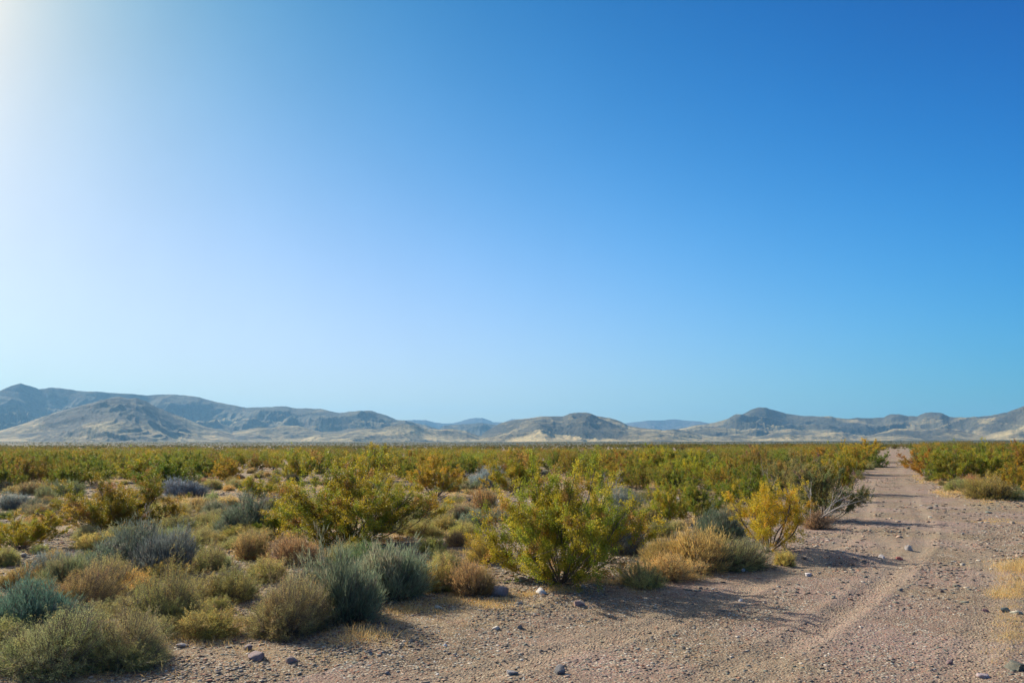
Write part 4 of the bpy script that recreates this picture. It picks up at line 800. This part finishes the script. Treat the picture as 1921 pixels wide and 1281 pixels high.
# ------------------------------------------------------------------ stones
g = np.random.default_rng(31)
SC_ = np.array([(.24, .20, .15), (.32, .23, .165), (.15, .13, .11), (.34, .31, .25), (.32, .17, .11), (.42, .38, .30), (.19, .21, .17), (.54, .51, .44)]); SW = np.array([4, 4, 3, 3, 1.6, 1.6, 2, .7]); SW = SW / SW.sum()
import bmesh
def ico(sub):
    bm = bmesh.new(); bmesh.ops.create_icosphere(bm, subdivisions=sub, radius=1); bm.verts.ensure_lookup_table()
    V_ = np.array([v.co[:] for v in bm.verts]); F_ = np.array([[v.index for v in f.verts] for f in bm.faces]); bm.free(); return V_, F_
def rock_mesh(seed):
    gg = np.random.default_rng(seed); V_, F_ = ico(3); 
    for _ in range(15):                                                  # cut flat facets
        nrm = unit(gg.normal(size=3)); lim = .36 + .36 * gg.random(); dd = V_ @ nrm; V_ = V_ - np.where(dd > lim, dd - lim, 0)[:, None] * nrm
    V_ = V_ * (1 + .10 * fbm(V_[:, 0] * 2.5 + seed, V_[:, 1] * 2.5 + V_[:, 2] * 1.7, 3))[:, None] + .012 * gg.normal(size=V_.shape) * np.array([1, .75 + .2 * gg.random(), .5 + .25 * gg.random()])
    V_ = V_ / np.abs(V_[:, 0]).max() * .5
    V_[:, 2] /= np.abs(V_[:, 2]).max() * 2
    return make_mesh('rock', V_, F_, 3, M_rock, tint=np.ones((len(V_), 3)))
RM = [rock_mesh(i_) for i_ in range(8)]
def rock(x, y, wd, h, col, label, group=None, sink=.25):
    o_ = obj('rock', RM[int(g.integers(8))], label=label, category='rock')
    if group: o_['group'] = group
    o_.scale = (wd, wd, h * 1.35); o_.rotation_euler = (g.normal() * .15, g.normal() * .15, g.random() * 6.28); o_.color = tuple(min(v * 1.25 + .01, .7) for v in col) + (1,)
    o_.location = (x, y, float(ground_z(np.array([x]), np.array([y]))[0]) + h * (.42 - sink))
for px_, py_, w_, hh_, col_, lab_ in [
    (943, 1116, 40, 28, (.21, .18, .175), 'dark grey boulder beside the rust brown shrub at the road edge'),
    (1014, 1114, 28, 13, (.46, .46, .44), 'pale grey stone left of the stems of the large roadside creosote'),
    (1085, 1134, 24, 12, (.27, .19, .17), 'reddish stone in the shadow of the large roadside creosote'),
    (1903, 1243, 50, 17, (.10, .10, .075), 'dark mossy looking rock at the right edge of the picture'),
    (1885, 1141, 22, 13, (.10, .12, .11), 'dark green grey rock on the right verge below the yellow grass'),
    (1850, 1139, 13, 8, (.16, .09, .09), 'dark maroon stone left of the dark green grey rock'),
    (1907, 1146, 26, 8, (.42, .42, .33), 'flat pale greenish stone right of the dark green grey rock'),
    (482, 1238, 40, 20, (.17, .13, .13), 'dark brown rock in the lower left gravel, left one of a pair'),
    (545, 1243, 26, 15, (.22, .17, .15), 'brown rock in the lower left gravel, right one of a pair'),
    (466, 1216, 18, 10, (.13, .11, .11), 'small dark rock above the pair in the lower left gravel'),
    (340, 1210, 26, 9, (.3, .28, .27), 'flat grey stone at the foot of the khaki bushes in the lower left'),
    (1050, 1255, 24, 13, (.12, .12, .12), 'dark charcoal stone on the track at the bottom middle'),
    (958, 1258, 22, 11, (.2, .2, .2), 'grey stone left of the dark charcoal one at the bottom middle'),
    (727, 1256, 14, 7, (.13, .13, .13), 'small dark stone at the bottom left of the middle track'),
    (694, 1227, 13, 8, (.1, .1, .1), 'small black stone right of the dry yellow grass tuft'),
    (975, 1175, 18, 9, (.13, .14, .14), 'dark flat stone on the near side of the road edge'),
    (835, 1206, 9, 7, (.66, .65, .6), 'small whitish stone below the pale teal broom'),
    (1688, 1102, 11, 6, (.13, .13, .12), 'dark stone on the road right of centre'),
    (1768, 1105, 9, 7, (.12, .09, .08), 'small dark brown stone in the middle of the right track'),
    (1688, 1043, 14, 7, (.45, .12, .09), 'small bright red stone among pebbles on the road'),
    (1703, 1028, 22, 13, (.34, .32, .30), 'grey stone in the pebble heap on the road'),
    (1655, 1041, 18, 6, (.45, .41, .37), 'flat pale stone left of the pebble heap on the road'),
    (1703, 989, 9, 6, (.07, .08, .07), 'small black green stone in the middle of the road by the long shadow'),
    (1515, 1076, 12, 8, (.5, .48, .46), 'pale stone on the road below the bank hollow'),
    (1389, 1121, 12, 7, (.42, .40, .38), 'pale grey pebble on the road right of the large shadow'),
    (1370, 1063, 9, 7, (.62, .6, .57), 'white stone below the wide grey green bush, left one'),
    (1393, 1066, 10, 7, (.6, .58, .56), 'white stone below the wide grey green bush, right one'),
    (1243, 1006, 22, 8, (.55, .54, .54), 'pale flat stone in the clearing left of the tall tan shrub'),
    (388, 968, 16, 7, (.66, .70, .66), 'whitish stone in the dark patch of the left clearing'),
    (337, 963, 7, 4, (.7, .7, .68), 'tiny white stone left of the whitish one in the left clearing'),
    (372, 966, 15, 6, (.10, .09, .09), 'black flat stone beside the whitish one in the left clearing'),
    (1848, 1259, 26, 12, (.34, .28, .27), 'pinkish grey rock near the lower right corner'),
    (1782, 1233, 18, 9, (.2, .14, .13), 'brown stone left of the pinkish grey rock near the lower right corner')]:
    x_, y_ = at(px_, py_); x_, y_ = float(x_), float(y_); s_ = y_ * math.cos(PITCH) / F; rock(x_, y_, w_ * s_, hh_ * s_, col_, lab_)
# more loose rocks, the biggest ones scattered about
nr_ = 0
x, y, r = wedge(900, 7, 34, 34)
for X, Y, Q, W_ in zip(x, y, r, road_depth(x, y)):
    if nr_ >= 215: break
    if W_ > .2 and g.random() < .62: continue
    wd = (.05 + .10 * g.random() ** 2.2) * (Q / 12) ** .7; col_ = SC_[g.choice(8, p=SW)] * (.85 + .3 * g.random())
    px = px_of(X, Y)
    if not (20 < px < 1900): continue
    where_ = 'on the dirt road' if W_ > 0 else 'on the stony ground left of the road' if px < 1700 else 'on the verge right of the road'
    tone = 'pale' if col_.mean() > .33 else 'reddish' if col_[0] > col_[2] * 1.5 else 'dark' if col_.mean() < .16 else 'grey brown'
    rock(float(X), float(Y), wd, wd * (.3 + .25 * g.random()), tuple(col_), 'small %s stone lying %s' % (tone, where_), group='small %s stones %s' % (tone, where_)); nr_ += 1

# gravel: the pebbles nobody could count
def gravel(n, r0, r1, s0, s1, seed, road_keep=.62, cubes=True):
    g = np.random.default_rng(seed); x, y, r = (lambda q: q)(wedge(n, r0, r1, 37)); rd_ = road_depth(x, y)
    cl = fbm(x / .9, y / .9, 3) + .5 * fbm(x / 3.1, y / 3.1, 2); track = np.minimum.reduce([np.abs(dist_line(x, y, Lq)[0] - .82) for Lq in (LA, LC)])
    keep = g.random(n) < np.where(rd_ > 0, road_keep, 1) * np.clip(.55 + 1.3 * cl, .05, 1) * np.clip(.15 + track / .5, 0, 1); x, y = x[keep], y[keep]; n = len(x)
    s = s0 + (s1 - s0) * g.random(n) ** 4; z = ground_z(x, y)
    cb = np.array([(a, b, c) for a in (-.5, .5) for b in (-.5, .5) for c in (-.5, .5)]); Fc = np.array([(0, 1, 3, 2), (4, 6, 7, 5), (0, 4, 5, 1), (2, 3, 7, 6), (0, 2, 6, 4), (1, 5, 7, 3)])
    V_ = cb[None] * (.55 + .6 * g.random((n, 8, 1))) + .10 * g.normal(size=(n, 8, 3)); V_ = V_ * (np.stack([np.ones(n), .6 + .4 * g.random(n), 0.24 + .28 * g.random(n)], -1) * s[:, None])[:, None]
    a = g.random(n) * 6.28; ca, sa = np.cos(a)[:, None], np.sin(a)[:, None]; V_ = np.stack([V_[..., 0] * ca - V_[..., 1] * sa, V_[..., 0] * sa + V_[..., 1] * ca, V_[..., 2]], -1)
    V_ += np.stack([x, y, z + s * .02], -1)[:, None]
    col = SC_[g.choice(8, n, p=SW)] * (.62 + .45 * g.random((n, 1)))
    return V_.reshape(-1, 3), (Fc[None] + np.arange(n)[:, None, None] * 8).reshape(-1, 4), np.repeat(col, 8, 0)
gp = [gravel(170000, 5.5, 13, .006, .050, 1), gravel(170000, 13, 26, .014, .085, 2), gravel(70000, 26, 60, .035, .14, 3)]
bx_, by_ = BANK; off = 0; VV, FF, TT = [], [], []
for a_, b_, c_ in gp: VV.append(a_); FF.append(b_ + off); TT.append(c_); off += len(a_)
obj('gravel', make_mesh('gravel', np.concatenate(VV), np.concatenate(FF), 4, M_rock, tint=np.concatenate(TT)), kind='stuff', label='loose angular gravel and pebbles over the road and desert floor')
print('COUNTS', COUNT, 'rocks', nr_)
